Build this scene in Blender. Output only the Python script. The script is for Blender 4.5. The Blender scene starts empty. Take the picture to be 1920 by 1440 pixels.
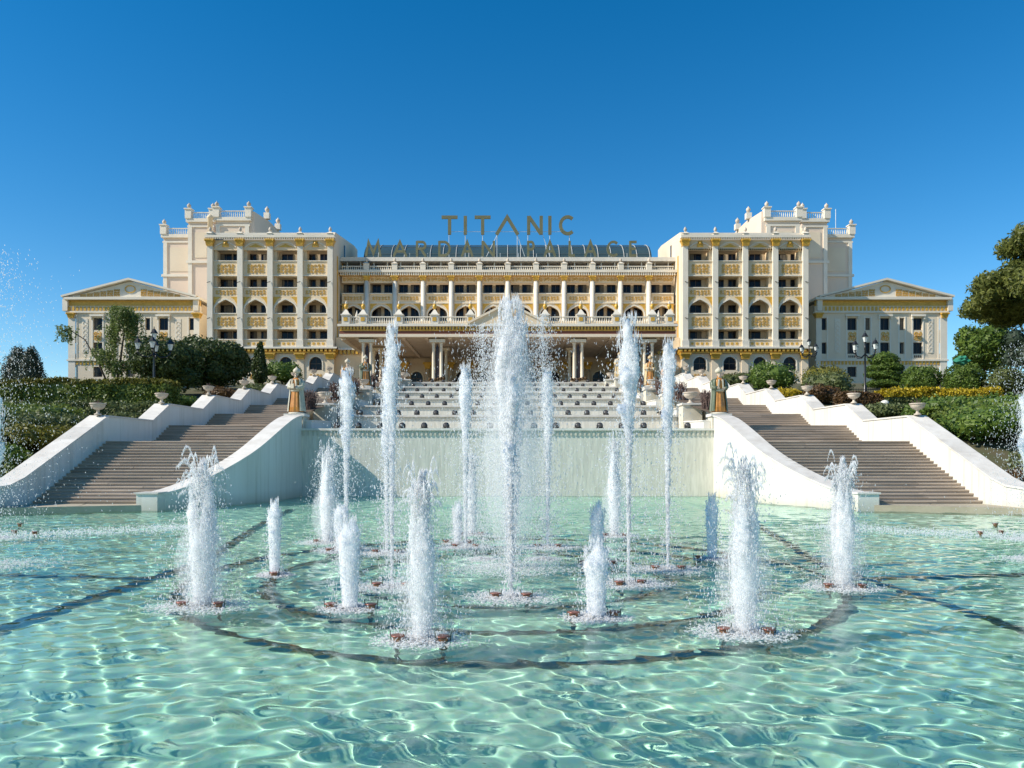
import bpy, math, random
import numpy as np
from mathutils import Vector
random.seed(7)
sc = bpy.context.scene
C = sc.collection
PI = math.pi
F = 1400.0; CX = 952.0; HY = 855.0; EYE = 2.3     # focal length and vanishing point in photo pixels, eye height over the water

# ------------------------------------------------------------------ camera, sky, sun, exposure
cam = bpy.data.cameras.new('camera'); camo = bpy.data.objects.new('camera', cam); C.objects.link(camo); sc.camera = camo
cam.sensor_width = 36; cam.lens = F / 1920 * 36; cam.shift_x = (960 - CX) / 1920; cam.shift_y = (HY - 720) / 1920
cam.clip_start = 0.1; cam.clip_end = 8000
camo.location = (0, 0, EYE); camo.rotation_euler = (PI / 2, 0, 0)
SUN = Vector((1.0, 0.32, -0.78))                  # direction the light travels
world = bpy.data.worlds.new('World'); sc.world = world; world.use_nodes = True
nt = world.node_tree
sky = nt.nodes.new('ShaderNodeTexSky'); sky.sky_type = 'NISHITA'; sky.sun_disc = False
sky.sun_elevation = math.atan2(-SUN.z, math.hypot(SUN.x, SUN.y)); sky.sun_rotation = math.atan2(-SUN.x, -SUN.y)
sky.altitude = 600; sky.air_density = 1.0; sky.dust_density = 0.0; sky.ozone_density = 2.2
hs = nt.nodes.new('ShaderNodeHueSaturation'); hs.inputs['Saturation'].default_value = 1.43; hs.inputs['Hue'].default_value = 0.497
nt.links.new(sky.outputs[0], hs.inputs['Color'])
nt.links.new(hs.outputs[0], nt.nodes['Background'].inputs[0]); nt.nodes['Background'].inputs[1].default_value = 0.124
sun = bpy.data.lights.new('sun', 'SUN'); suno = bpy.data.objects.new('sun', sun); C.objects.link(suno)
sun.energy = 5.0; sun.angle = math.radians(0.5); sun.color = (1.0, 0.92, 0.80)
suno.rotation_euler = SUN.to_track_quat('-Z', 'Y').to_euler(); suno.location = (-60, -20, 60)
sun.cycles.is_caustics_light = True
sc.view_settings.view_transform = 'Standard'; sc.view_settings.look = 'None'; sc.view_settings.gamma = 1.0
sc.view_settings.use_curve_mapping = False; sc.view_settings.exposure = 0.31
sc.cycles.use_denoising = True; sc.cycles.max_bounces = 8; sc.cycles.transparent_max_bounces = 16
sc.cycles.diffuse_bounces = 3; sc.cycles.glossy_bounces = 3; sc.cycles.transmission_bounces = 6
sc.cycles.sample_clamp_indirect = 6; sc.cycles.volume_bounces = 8; sc.cycles.max_bounces = 12

# ------------------------------------------------------------------ materials
MATS = {}
def _nodes(name):
    m = bpy.data.materials.new(name); m.use_nodes = True; MATS[name] = m
    t = m.node_tree; return m, t, t.nodes['Principled BSDF'], t.links.new
def mat(name, col, col2=None, rough=0.6, metal=0.0, scale=1.5, bump=0.0, bscale=None, spec=0.5, detail=5.0, stretch=None, coat=0.0):
    m, t, b, L = _nodes(name)
    b.inputs['Roughness'].default_value = rough; b.inputs['Metallic'].default_value = metal
    b.inputs['Specular IOR Level'].default_value = spec; b.inputs['Coat Weight'].default_value = coat
    col2 = col2 or tuple(c * 0.82 for c in col)
    tc = t.nodes.new('ShaderNodeTexCoord'); src = tc.outputs['Object']
    if stretch:
        mp = t.nodes.new('ShaderNodeMapping'); mp.inputs['Scale'].default_value = stretch; L(src, mp.inputs['Vector']); src = mp.outputs[0]
    n = t.nodes.new('ShaderNodeTexNoise'); n.inputs['Scale'].default_value = scale; n.inputs['Detail'].default_value = detail; n.inputs['Roughness'].default_value = 0.6
    L(src, n.inputs['Vector'])
    r = t.nodes.new('ShaderNodeValToRGB'); r.color_ramp.elements[0].position = 0.3; r.color_ramp.elements[1].position = 0.72
    r.color_ramp.elements[0].color = (*col2, 1); r.color_ramp.elements[1].color = (*col, 1)
    L(n.outputs['Fac'], r.inputs[0]); L(r.outputs[0], b.inputs['Base Color'])
    if bump:
        n2 = t.nodes.new('ShaderNodeTexNoise'); n2.inputs['Scale'].default_value = bscale or scale * 6; n2.inputs['Detail'].default_value = 4
        L(src, n2.inputs['Vector'])
        bp = t.nodes.new('ShaderNodeBump'); bp.inputs['Strength'].default_value = bump; bp.inputs['Distance'].default_value = 0.05
        L(n2.outputs['Fac'], bp.inputs['Height']); L(bp.outputs[0], b.inputs['Normal'])
    return m
def leafmat(name, dark, light, trans=0.3):
    m, t, b, L = _nodes(name)
    g = t.nodes.new('ShaderNodeNewGeometry'); r = t.nodes.new('ShaderNodeValToRGB')
    r.color_ramp.elements[0].color = (*dark, 1); r.color_ramp.elements[1].color = (*light, 1)
    L(g.outputs['Random Per Island'], r.inputs[0]); L(r.outputs[0], b.inputs['Base Color'])
    b.inputs['Roughness'].default_value = 0.5; b.inputs['Specular IOR Level'].default_value = 0.35
    tr = t.nodes.new('ShaderNodeBsdfTranslucent'); mx = t.nodes.new('ShaderNodeMixShader'); mx.inputs[0].default_value = trans
    L(r.outputs[0], tr.inputs['Color']); L(b.outputs[0], mx.inputs[1]); L(tr.outputs[0], mx.inputs[2])
    L(mx.outputs[0], t.nodes['Material Output'].inputs[0]); return m
mat('cream', (.79, .64, .43), (.71, .56, .37), .8, scale=.35, bump=.05)
mat('pale', (.78, .67, .50), (.69, .58, .43), .75, scale=.3, bump=.05)
mat('towerwall', (.76, .63, .50), (.69, .56, .44), .85, scale=.12, bump=.04)
mat('white', (.79, .73, .61), (.69, .63, .52), .6, scale=.5, bump=.04)
mat('gold', (.74, .44, .07), (.52, .29, .035), .45, metal=.12, scale=3)
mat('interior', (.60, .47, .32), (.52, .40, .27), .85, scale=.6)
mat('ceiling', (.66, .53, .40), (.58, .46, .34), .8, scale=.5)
mat('redband', (.24, .065, .03), (.17, .05, .025), .6, scale=1.0)
mat('lattice', (.035, .016, .020), (.02, .010, .014), .5, scale=4)
mat('glass', (.006, .008, .014), (.012, .014, .022), .08, scale=.25, spec=.2)
mat('curtain', (.20, .17, .13), (.13, .11, .085), .9, scale=2)
mat('frame', (.10, .07, .05), (.07, .05, .035), .5, scale=3)
mat('roofglass', (.035, .065, .075), (.05, .085, .09), .15, scale=.3, spec=.5)
mat('roofbar', (.16, .19, .19), None, .5)
mat('rib', (.55, .56, .52), None, .5)
mat('awning', (.75, .71, .62), None, .7)
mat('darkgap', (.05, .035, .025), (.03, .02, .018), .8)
mat('sign', (.185, .185, .10), (.14, .14, .075), .55, metal=.2, scale=1)
mat('post', (.62, .66, .66), None, .45, metal=.3)
mat('stonewall', (.76, .74, .68), (.62, .60, .53), .7, scale=.45, bump=.08, bscale=5, stretch=(1, 1, .22))
mat('coping', (.76, .73, .66), (.60, .56, .49), .65, scale=1.6, bump=.1)
mat('step', (.52, .43, .34), (.36, .29, .22), .7, scale=1.1, bump=.15, bscale=14, stretch=(.35, 2, 2))
mat('poolkerb', (.52, .45, .33), (.34, .28, .19), .7, scale=1.2, bump=.15)
mat('urn', (.70, .61, .50), (.48, .40, .31), .75, scale=5, bump=.15)
mat('pedestal', (.66, .62, .51), (.50, .46, .36), .75, scale=1.4, bump=.12)
mat('lampblack', (.012, .012, .013), (.02, .02, .02), .35, scale=4)
mat('floodlens', (.10, .09, .08), None, .15)
mat('lampglass', (.72, .74, .70), (.62, .64, .6), .2, scale=5)
mat('copper', (.42, .20, .10), (.22, .11, .06), .35, metal=.7, scale=9)
mat('copperrim', (.34, .14, .09), (.22, .09, .07), .35, metal=.4, scale=9)
mat('pipe', (.17, .25, .20), (.07, .10, .08), .8, scale=2)
mat('soil', (.16, .11, .07), (.09, .065, .04), .95, scale=2, bump=.3)
mat('ground', (.07, .085, .03), (.10, .08, .045), .95, scale=.8, bump=.4)
mat('plaza', (.38, .33, .27), (.30, .26, .21), .8, scale=.6)
mat('bark', (.13, .09, .06), (.07, .05, .035), .9, scale=6, bump=.5, stretch=(3, 3, .6))
mat('grout', (.30, .52, .41), (.24, .44, .34), .8)
mat('robe_orange', (.60, .27, .05), (.34, .13, .02), .35, scale=3.5, coat=.3)
mat('robe_brown', (.52, .29, .12), (.30, .16, .06), .4, scale=3.5, coat=.3)
mat('robe_cream', (.62, .48, .26), (.42, .30, .14), .45, scale=4)
mat('coat_green', (.15, .17, .10), (.07, .09, .05), .4, scale=4, coat=.3)
mat('coat_grey', (.52, .50, .40), (.30, .30, .23), .5, scale=4)
mat('turban', (.66, .60, .47), (.48, .42, .31), .6, scale=6)
mat('skin_stone', (.58, .47, .36), (.44, .34, .25), .6, scale=6)
mat('twig', (.14, .085, .07), (.06, .04, .035), .85, scale=3)
mat('ironwork', (.015, .015, .014), (.03, .028, .025), .5, scale=5)
mat('netgreen', (.02, .22, .13), (.015, .15, .09), .7)
leafmat('leaf_hedge', (.060, .105, .020), (.20, .25, .045))
leafmat('leaf_dark', (.026, .048, .014), (.090, .122, .030), .25)
leafmat('leaf_mid', (.048, .10, .018), (.165, .24, .04))
leafmat('leaf_pine', (.075, .10, .022), (.23, .25, .06), .4)
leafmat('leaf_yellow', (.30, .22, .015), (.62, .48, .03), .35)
leafmat('leaf_red', (.075, .045, .022), (.15, .085, .03))
leafmat('leaf_olive', (.065, .090, .032), (.17, .20, .07))
leafmat('leaf_willow', (.09, .13, .03), (.22, .28, .08), .45)
leafmat('leaf_blue', (.018, .034, .020), (.05, .075, .045), .2)
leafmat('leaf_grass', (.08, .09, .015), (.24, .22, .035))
def spraymat(name, clear):
    m, t, b, L = _nodes(name)
    b.inputs['Base Color'].default_value = (.985, .99, .995, 1); b.inputs['Roughness'].default_value = .3
    tr = t.nodes.new('ShaderNodeBsdfTranslucent'); tr.inputs['Color'].default_value = (.985, .99, .995, 1)
    mx = t.nodes.new('ShaderNodeMixShader'); mx.inputs[0].default_value = .58; tp = t.nodes.new('ShaderNodeBsdfTransparent'); m2 = t.nodes.new('ShaderNodeMixShader'); m2.inputs[0].default_value = clear
    L(b.outputs[0], mx.inputs[1]); L(tr.outputs[0], mx.inputs[2]); L(mx.outputs[0], m2.inputs[1]); L(tp.outputs[0], m2.inputs[2]); L(m2.outputs[0], t.nodes['Material Output'].inputs[0])
spraymat('spray', .40)
def mistmat(name, dens):
    m = bpy.data.materials.new(name); m.use_nodes = True; MATS[name] = m; t = m.node_tree; t.nodes.clear()
    o = t.nodes.new('ShaderNodeOutputMaterial'); v = t.nodes.new('ShaderNodeVolumePrincipled')
    v.inputs['Color'].default_value = (.995, .997, 1, 1); v.inputs['Density'].default_value = dens; v.inputs['Anisotropy'].default_value = 0.0
    t.links.new(v.outputs[0], o.inputs['Volume'])
mistmat('whitewater', 26.0); mistmat('thinmist', .75)
def watermat():
    m = bpy.data.materials.new('water'); m.use_nodes = True; MATS['water'] = m
    t = m.node_tree; t.nodes.clear(); out = t.nodes.new('ShaderNodeOutputMaterial'); g = t.nodes.new('ShaderNodeBsdfGlass')
    g.inputs['IOR'].default_value = 1.33; g.inputs['Roughness'].default_value = 0.0; g.inputs['Color'].default_value = (.93, 1, .97, 1)
    t.links.new(g.outputs[0], out.inputs[0])
watermat()
def floormat():
    m, t, b, L = _nodes('poolfloor')
    tc = t.nodes.new('ShaderNodeTexCoord'); g = t.nodes.new('ShaderNodeNewGeometry')
    n = t.nodes.new('ShaderNodeTexNoise'); n.inputs['Scale'].default_value = .22; n.inputs['Detail'].default_value = 6
    L(g.outputs['Position'], n.inputs['Vector'])
    r = t.nodes.new('ShaderNodeValToRGB'); r.color_ramp.elements[0].position = .36; r.color_ramp.elements[1].position = .66
    r.color_ramp.elements[0].color = (.37, .61, .49, 1); r.color_ramp.elements[1].color = (.51, .74, .58, 1)
    L(n.outputs['Fac'], r.inputs[0])
    v = t.nodes.new('ShaderNodeTexVoronoi'); v.inputs['Scale'].default_value = 22; L(g.outputs['Position'], v.inputs['Vector'])
    mx = t.nodes.new('ShaderNodeMix'); mx.data_type = 'RGBA'; mx.blend_type = 'MULTIPLY'; mx.inputs[0].default_value = .12
    L(r.outputs[0], mx.inputs[6]); L(v.outputs['Color'], mx.inputs[7]); L(mx.outputs[2], b.inputs['Base Color'])
    b.inputs['Roughness'].default_value = .7
floormat()
def cascademat(name, c1, c2):
    m, t, b, L = _nodes(name)
    g = t.nodes.new('ShaderNodeNewGeometry')
    mp = t.nodes.new('ShaderNodeMapping'); mp.inputs['Scale'].default_value = (3.2, 1, .45); mp.inputs['Rotation'].default_value = (0, .18, 0)
    L(g.outputs['Position'], mp.inputs['Vector'])
    n = t.nodes.new('ShaderNodeTexNoise'); n.inputs['Scale'].default_value = 2.2; n.inputs['Detail'].default_value = 5; n.inputs['Distortion'].default_value = .4
    L(mp.outputs[0], n.inputs['Vector'])
    r = t.nodes.new('ShaderNodeValToRGB'); r.color_ramp.elements[0].position = .35; r.color_ramp.elements[1].position = .65
    r.color_ramp.elements[0].color = (*c1, 1); r.color_ramp.elements[1].color = (*c2, 1); L(n.outputs['Fac'], r.inputs[0]); L(r.outputs[0], b.inputs['Base Color'])
    bp = t.nodes.new('ShaderNodeBump'); bp.inputs['Strength'].default_value = .35; bp.inputs['Distance'].default_value = .05
    L(n.outputs['Fac'], bp.inputs['Height']); L(bp.outputs[0], b.inputs['Normal'])
    b.inputs['Roughness'].default_value = .28
def stain(m):
    t = MATS[m].node_tree; L = t.links.new; b = t.nodes['Principled BSDF']; src = b.inputs['Base Color'].links[0].from_socket
    g = t.nodes.new('ShaderNodeNewGeometry'); sp = t.nodes.new('ShaderNodeSeparateXYZ'); L(g.outputs['Position'], sp.inputs[0])
    mp = t.nodes.new('ShaderNodeMapping'); mp.inputs['Scale'].default_value = (2.2, 2.2, .12); L(g.outputs['Position'], mp.inputs['Vector'])
    n = t.nodes.new('ShaderNodeTexNoise'); n.inputs['Scale'].default_value = 1.6; n.inputs['Detail'].default_value = 6; L(mp.outputs[0], n.inputs['Vector'])
    r = t.nodes.new('ShaderNodeValToRGB'); r.color_ramp.elements[0].position = .52; r.color_ramp.elements[1].position = .8; r.color_ramp.elements[0].color = (0, 0, 0, 1); r.color_ramp.elements[1].color = (.6, .6, .6, 1); L(n.outputs['Fac'], r.inputs[0])
    mr = t.nodes.new('ShaderNodeMapRange'); mr.inputs['From Min'].default_value = .55; mr.inputs['From Max'].default_value = .02; L(sp.outputs['Z'], mr.inputs['Value'])
    ad = t.nodes.new('ShaderNodeMath'); ad.operation = 'MULTIPLY_ADD'; ad.use_clamp = True; ad.inputs[1].default_value = .55; L(mr.outputs[0], ad.inputs[0]); L(r.outputs[0], ad.inputs[2])
    mx = t.nodes.new('ShaderNodeMix'); mx.data_type = 'RGBA'; L(ad.outputs[0], mx.inputs[0]); L(src, mx.inputs[6]); mx.inputs[7].default_value = (.40, .37, .27, 1); L(mx.outputs[2], b.inputs['Base Color'])
stain('stonewall'); stain('poolkerb')
def perobject(m, lo=.78):
    t = MATS[m].node_tree; L = t.links.new; b = t.nodes['Principled BSDF']; src = b.inputs['Base Color'].links[0].from_socket
    oi = t.nodes.new('ShaderNodeObjectInfo'); mr = t.nodes.new('ShaderNodeMapRange'); mr.inputs['To Min'].default_value = lo; mr.inputs['To Max'].default_value = 1.08; L(oi.outputs['Random'], mr.inputs['Value'])
    mx = t.nodes.new('ShaderNodeMix'); mx.data_type = 'RGBA'; mx.blend_type = 'MULTIPLY'; mx.inputs[0].default_value = 1; L(src, mx.inputs[6]); L(mr.outputs[0], mx.inputs[7]); L(mx.outputs[2], b.inputs['Base Color'])
perobject('step', .72); perobject('coping', .86); perobject('urn', .8); perobject('poolkerb', .8)
cascademat('wetwall', (.60, .57, .48), (.74, .70, .60))

# ------------------------------------------------------------------ mesh helpers
ORG = {}            # world origin of every object that parents others
class MB:
    def __init__(s): s.v = []; s.f = []
    def add(s, v, f):
        o = len(s.v); s.v.extend(v); s.f.extend([tuple(i + o for i in q) for q in f]); return s
    def box(s, x0, x1, y0, y1, z0, z1):
        if x0 > x1: x0, x1 = x1, x0
        v = [(x0, y0, z0), (x1, y0, z0), (x1, y1, z0), (x0, y1, z0), (x0, y0, z1), (x1, y0, z1), (x1, y1, z1), (x0, y1, z1)]
        return s.add(v, [(0, 3, 2, 1), (4, 5, 6, 7), (0, 1, 5, 4), (1, 2, 6, 5), (2, 3, 7, 6), (3, 0, 4, 7)])
    def frus(s, cx, cy, z0, z1, a0, b0, a1, b1):
        v = [(cx + i * a, cy + j * b, z) for z, a, b in ((z0, a0, b0), (z1, a1, b1)) for i, j in ((-1, -1), (1, -1), (1, 1), (-1, 1))]
        return s.add(v, [(0, 3, 2, 1), (4, 5, 6, 7), (0, 1, 5, 4), (1, 2, 6, 5), (2, 3, 7, 6), (3, 0, 4, 7)])
    def poly_y(s, p, y0, y1):        # polygon in x,z pushed along y
        n = len(p); v = [(x, y0, z) for x, z in p] + [(x, y1, z) for x, z in p]
        return s.add(v, [tuple(range(n)), tuple(range(2 * n - 1, n - 1, -1))] + [(i, i + n, (i + 1) % n + n, (i + 1) % n) for i in range(n)])
    def poly_x(s, p, x0, x1):        # polygon in y,z pushed along x
        n = len(p); v = [(x0, y, z) for y, z in p] + [(x1, y, z) for y, z in p]
        return s.add(v, [tuple(range(n)), tuple(range(2 * n - 1, n - 1, -1))] + [(i, i + n, (i + 1) % n + n, (i + 1) % n) for i in range(n)])
    def lathe(s, prof, n=12, c=(0, 0, 0), ex=1.0, ey=1.0, fold=0, nf=9, a0=0.0, a1=2 * PI):
        full = abs(a1 - a0 - 2 * PI) < 1e-6; m = n if full else n + 1; v = []
        for r, z in prof:
            for k in range(m):
                a = a0 + (a1 - a0) * k / n; rr = r * (1 + fold * math.sin(nf * a))
                v.append((c[0] + rr * ex * math.cos(a), c[1] + rr * ey * math.sin(a), c[2] + z))
        f = []
        for j in range(len(prof) - 1):
            for k in range(n):
                k2 = (k + 1) % m; f.append((j * m + k, j * m + k2, (j + 1) * m + k2, (j + 1) * m + k))
        if full: f += [tuple(range(m - 1, -1, -1)), tuple(range((len(prof) - 1) * m, len(prof) * m))]
        return s.add(v, f)
    def tube(s, pts, rad, n=6):
        P = [Vector(p) for p in pts]; R = rad if isinstance(rad, (list, tuple)) else [rad] * len(P); v = []
        for i, p in enumerate(P):
            t = (P[min(i + 1, len(P) - 1)] - P[max(i - 1, 0)]); t = t.normalized() if t.length else Vector((0, 0, 1))
            u = t.cross(Vector((0, 1, 0)) if abs(t.y) < .9 else Vector((1, 0, 0))).normalized(); w = t.cross(u)
            for k in range(n):
                a = 2 * PI * k / n; q = p + (u * math.cos(a) + w * math.sin(a)) * R[i]; v.append(tuple(q))
        f = [(i * n + k, i * n + (k + 1) % n, (i + 1) * n + (k + 1) % n, (i + 1) * n + k) for i in range(len(P) - 1) for k in range(n)]
        f += [tuple(range(n - 1, -1, -1)), tuple(range((len(P) - 1) * n, len(P) * n))]
        return s.add(v, f)
    def ribbon(s, pts, w, y0, y1):   # flat stroke in x,z with mitred joints
        P = [Vector(p) for p in pts]; Lf = []; Rt = []
        for i, p in enumerate(P):
            d0 = (p - P[i - 1]).normalized() if i else None; d1 = (P[i + 1] - p).normalized() if i < len(P) - 1 else None
            d = ((d0 or d1) + (d1 or d0)).normalized(); nn = Vector((-d.y, d.x)); k = 1.0
            if d0 and d1: k = 1 / max(.35, nn.dot(Vector((-d0.y, d0.x))))
            Lf.append(p + nn * w / 2 * k); Rt.append(p - nn * w / 2 * k)
        for i in range(len(P) - 1):
            s.poly_y([tuple(Lf[i]), tuple(Lf[i + 1]), tuple(Rt[i + 1]), tuple(Rt[i])], y0, y1)
        return s
    def ellip(s, c, r, n=10, m=7, jit=0.0):
        v = []
        for j in range(m + 1):
            t = PI * j / m
            for k in range(n):
                a = 2 * PI * k / n; q = 1 + random.uniform(-jit, jit)
                v.append((c[0] + r[0] * q * math.sin(t) * math.cos(a), c[1] + r[1] * q * math.sin(t) * math.sin(a), c[2] - r[2] * q * math.cos(t)))
        f = [(j * n + k, j * n + (k + 1) % n, (j + 1) * n + (k + 1) % n, (j + 1) * n + k) for j in range(m) for k in range(n)]
        return s.add(v, f)
    def mesh(s, name, m, smooth=False, off=(0, 0, 0)):
        me = bpy.data.meshes.new(name)
        ox, oy, oz = off
        me.from_pydata([(x - ox, y - oy, z - oz) for x, y, z in s.v] if any(off) else s.v, [], s.f)
        if m: me.materials.append(MATS[m])
        if smooth: me.polygons.foreach_set('use_smooth', [True] * len(me.polygons))
        return me
    def build(s, name, m, parent=None, smooth=False, kind=None):   # coordinates given in the world
        w = ORG[parent.name] if parent else (0, 0, 0)
        o = bpy.data.objects.new(name, s.mesh(name, m, smooth, w)); C.objects.link(o)
        if parent: o.parent = parent
        ORG[o.name] = w
        if kind: o['kind'] = kind
        return o
def inst(name, me, pos, parent=None, rz=0.0, scale=None, kind=None):  # a shared mesh set down at pos
    o = bpy.data.objects.new(name, me); C.objects.link(o)
    w = ORG[parent.name] if parent else (0, 0, 0)
    o.location = (pos[0] - w[0], pos[1] - w[1], pos[2] - w[2]); o.rotation_euler = (0, 0, rz)
    if scale: o.scale = scale if isinstance(scale, tuple) else (scale,) * 3
    if parent: o.parent = parent
    if kind: o['kind'] = kind
    ORG[o.name] = tuple(pos); return o
def tag(o, label, cat, group=None):
    o['label'] = label; o['category'] = cat
    if group: o['group'] = group
    return o
def thing(name, loc, label, cat, group=None, rz=0.0):
    o = bpy.data.objects.new(name, None); o.empty_display_size = .3; C.objects.link(o); o.location = loc; o.rotation_euler = (0, 0, rz)
    ORG[o.name] = tuple(loc); return tag(o, label, cat, group)
def struct(o): o['kind'] = 'structure'; return o
def soup(name, V, Fc, m, parent=None, kind=None, smooth=False):   # numpy arrays to one mesh
    w = np.array(ORG[parent.name] if parent else (0, 0, 0)); V = V.reshape(-1, 3) - w; k = Fc.shape[1]
    me = bpy.data.meshes.new(name); me.vertices.add(len(V)); me.vertices.foreach_set('co', V.astype(np.float32).ravel())
    me.loops.add(Fc.size); me.loops.foreach_set('vertex_index', Fc.astype(np.int32).ravel())
    me.polygons.add(len(Fc)); me.polygons.foreach_set('loop_start', np.arange(0, Fc.size, k, dtype=np.int32))
    if smooth: me.polygons.foreach_set('use_smooth', np.ones(len(Fc), dtype=bool))
    me.materials.append(MATS[m]); me.update(calc_edges=True); me.validate()
    o = bpy.data.objects.new(name, me); C.objects.link(o)
    if parent: o.parent = parent
    if kind: o['kind'] = kind
    ORG[o.name] = tuple(w); return o
def pix(px, py, D): return ((px - CX) * D / F, D, EYE + (HY - py) * D / F)

# ------------------------------------------------------------------ terrain, pool, water
def zt(D):
    return float(np.interp(D, [-100, 31.5, 38, 88, 91.5, 9000], [.22, .25, 3.05, 10.8, 11.2, 11.2]))
g = MB()
Ds = [31.6, 33, 34.5, 36, 38, 42, 48, 55, 62, 70, 80, 88, 91.5, 100, 130]
for s in (-1, 1):
    Xs = [21.0, 24, 28, 33, 40, 60, 100, 200, 500]
    for i in range(len(Ds) - 1):
        for j in range(len(Xs) - 1):
            q = [(s * Xs[j], Ds[i]), (s * Xs[j + 1], Ds[i]), (s * Xs[j + 1], Ds[i + 1]), (s * Xs[j], Ds[i + 1])]
            if s < 0: q = q[::-1]
            g.add([(x, y, zt(y)) for x, y in q], [(0, 1, 2, 3)])
g.add([(-500, 130, 11.2), (500, 130, 11.2), (3500, 4000, 11.2), (-3500, 4000, 11.2)], [(0, 1, 2, 3)])
OUT = [(20.9, 31.6), (20.9, 29.9), (26, 27.2), (31, 22), (34, 14), (34.5, 6), (33.2, 1.2)]
for s in (-1, 1):
    for (a, b), (c, d) in zip(OUT[1:-1], OUT[2:]):
        q = [(s * a, b), (s * c, d), (s * 500, d), (s * 500, b)]
        g.add([(x, y, .22) for x, y in (q if s < 0 else q[::-1])], [(0, 1, 2, 3)])
    q = [(s * 20.9, 31.6), (s * 20.9, 29.9), (s * 500, 29.9), (s * 500, 31.6)]
    g.add([(x, y, .22) for x, y in (q if s < 0 else q[::-1])], [(0, 1, 2, 3)])
g.add([(-500, -80, .22), (500, -80, .22), (500, 1.2, .22), (-500, 1.2, .22)], [(0, 1, 2, 3)])
struct(g.build('ground', 'ground'))
struct(MB().box(-21, 21, 89.6, 130, 9.5, 11.22).build('terrace', 'plaza'))
# pool edge: a low stone kerb of separate blocks that runs round the pool
kerb = thing('pool_kerb', (0, 30, 0), 'weathered beige stone kerb running round the fountain pool', 'kerb')
edge = [(15.0, 31.25), (17.5, 30.4), (20.2, 29.35), (23, 28.2), (26, 26.6), (28.6, 24.6), (31, 21.6), (33, 17.5), (34, 14), (34.5, 10), (34.5, 6), (33.2, 1.0)]
for s in (-1, 1):
    for (a, b), (c, d) in zip(edge[:-1], edge[1:]):
        t = Vector((c - a, d - b)).normalized(); nn = Vector((-t.y, t.x)); nn = nn if nn.x + nn.y > 0 else -nn
        w = 2.4 if a < 20 else 1.0
        p = [(a, b), (c, d), (c + nn.x * w, d + nn.y * w), (a + nn.x * w, b + nn.y * w)]
        p = [(s * x, y) for x, y in p]; zz = .25 + (.004 if int(a * 2) % 2 else 0)
        MB().add([(x, y, -1.2) for x, y in p] + [(x, y, zz) for x, y in p], [(0, 1, 2, 3), (4, 5, 6, 7), (0, 1, 5, 4), (1, 2, 6, 5), (2, 3, 7, 6), (3, 0, 4, 7)]).build('kerb_block', 'poolkerb', kerb)
for x in np.arange(-33, 33, 3.0): MB().box(x, x + 2.98, .2, 1.2, -1.2, .25).build('kerb_block', 'poolkerb', kerb)
# floor
fl = MB().box(-36, 36, 0, 46, -1.5, -.88).build('pool_floor', 'grout'); struct(fl); fl.cycles.is_caustics_receiver = True
tile = MB().box(-1.7485, 1.7485, -1.7485, 1.7485, -.02, .02).mesh('floor_tile', 'poolfloor')
for i in range(-10, 10):
    for j in range(13):
        o = inst('floor_tile', tile, (i * 3.5 + 2.95, j * 3.5 + 1.1, -.86 + random.uniform(-.003, .003)), fl); o.cycles.is_caustics_receiver = True

JC = (0.05, 15.3)       # centre of the fountain rings
rng = np.random.default_rng(3)
rows = np.concatenate([np.geomspace(3.6, 22, 520), np.linspace(22.1, 43.4, 250)]); rows = np.concatenate([[.1, 1.5, 2.6, 3.2], rows])
cols = np.concatenate([[-12, -6, -3, -1.6, -1.1, -.9], np.linspace(-.78, .78, 560), [.9, 1.1, 1.6, 3, 6, 12]])
Dg, Sg = np.meshgrid(rows, cols, indexing='ij')
X = np.clip(Sg * np.maximum(Dg, 3.0), -35.5, 35.5); Y = Dg
Z = np.zeros_like(X)
near = np.clip((10.8 - Y) / 4.2, 0, 1); mid = np.clip((Y - 8.5) / 5.0, 0, 1)
for i in range(26):
    lam = rng.uniform(.21, .54); a = rng.uniform(0, 2 * PI); k = 2 * PI / lam
    Z += .0042 * lam * np.sin(k * (X * math.cos(a) + Y * math.sin(a)) + rng.uniform(0, 7) + .5 * np.sin(1.3 * X + i)) * (.26 + .74 * near)
for i in range(26):
    lam = rng.uniform(.2, .55); a = rng.uniform(-1.2, 1.2) + PI / 2 + (PI if i % 2 else 0); k = 2 * PI / lam
    Z += .0048 * lam * np.sin(k * (X * math.cos(a) + Y * math.sin(a)) + rng.uniform(0, 7) + .8 * np.sin(.9 * X + .7 * Y + i)) * mid * np.clip((34 - Y) / 16, .6, 1)
far = np.clip((Y - 17) / 8, 0, 1)
for i in range(16):
    lam = rng.uniform(.5, 1.3); a = PI / 2 + rng.uniform(-.8, .8); k = 2 * PI / lam; Z += .0034 * lam * far * np.sin(k * (X * math.cos(a) + Y * math.sin(a)) + rng.uniform(0, 7) + np.sin(.6 * X + .5 * Y + i))
r = np.hypot(X - JC[0], Y - JC[1])
Z += .012 * np.sin(2 * PI * r / .8) * np.exp(-((r - 5) / 2.6) ** 2) * mid
for jx, jy in ((380, 1138), (790, 1202), (1395, 1188), (1580, 1103), (615, 1018), (1152, 1006), (515, 1080), (656, 1143), (1335, 1050), (1118, 1160), (735, 1102), (1179, 1096), (1252, 1069), (958, 1122), (958, 1066), (873, 1027), (1027, 1027), (650, 1032)):
    jd = EYE * F / (jy - HY); q = np.hypot(X - (jx - CX) * jd / F, Y - jd); Z += .011 * np.exp(-q / .65) * np.sin(2 * PI * q / .27 + jx) * (q < 4)
idx = np.arange(X.size).reshape(X.shape)
Fc = np.stack([idx[:-1, :-1], idx[:-1, 1:], idx[1:, 1:], idx[1:, :-1]], -1).reshape(-1, 4)
area_ok = np.abs(X[:-1, 1:] - X[:-1, :-1]).ravel() > 1e-5
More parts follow.
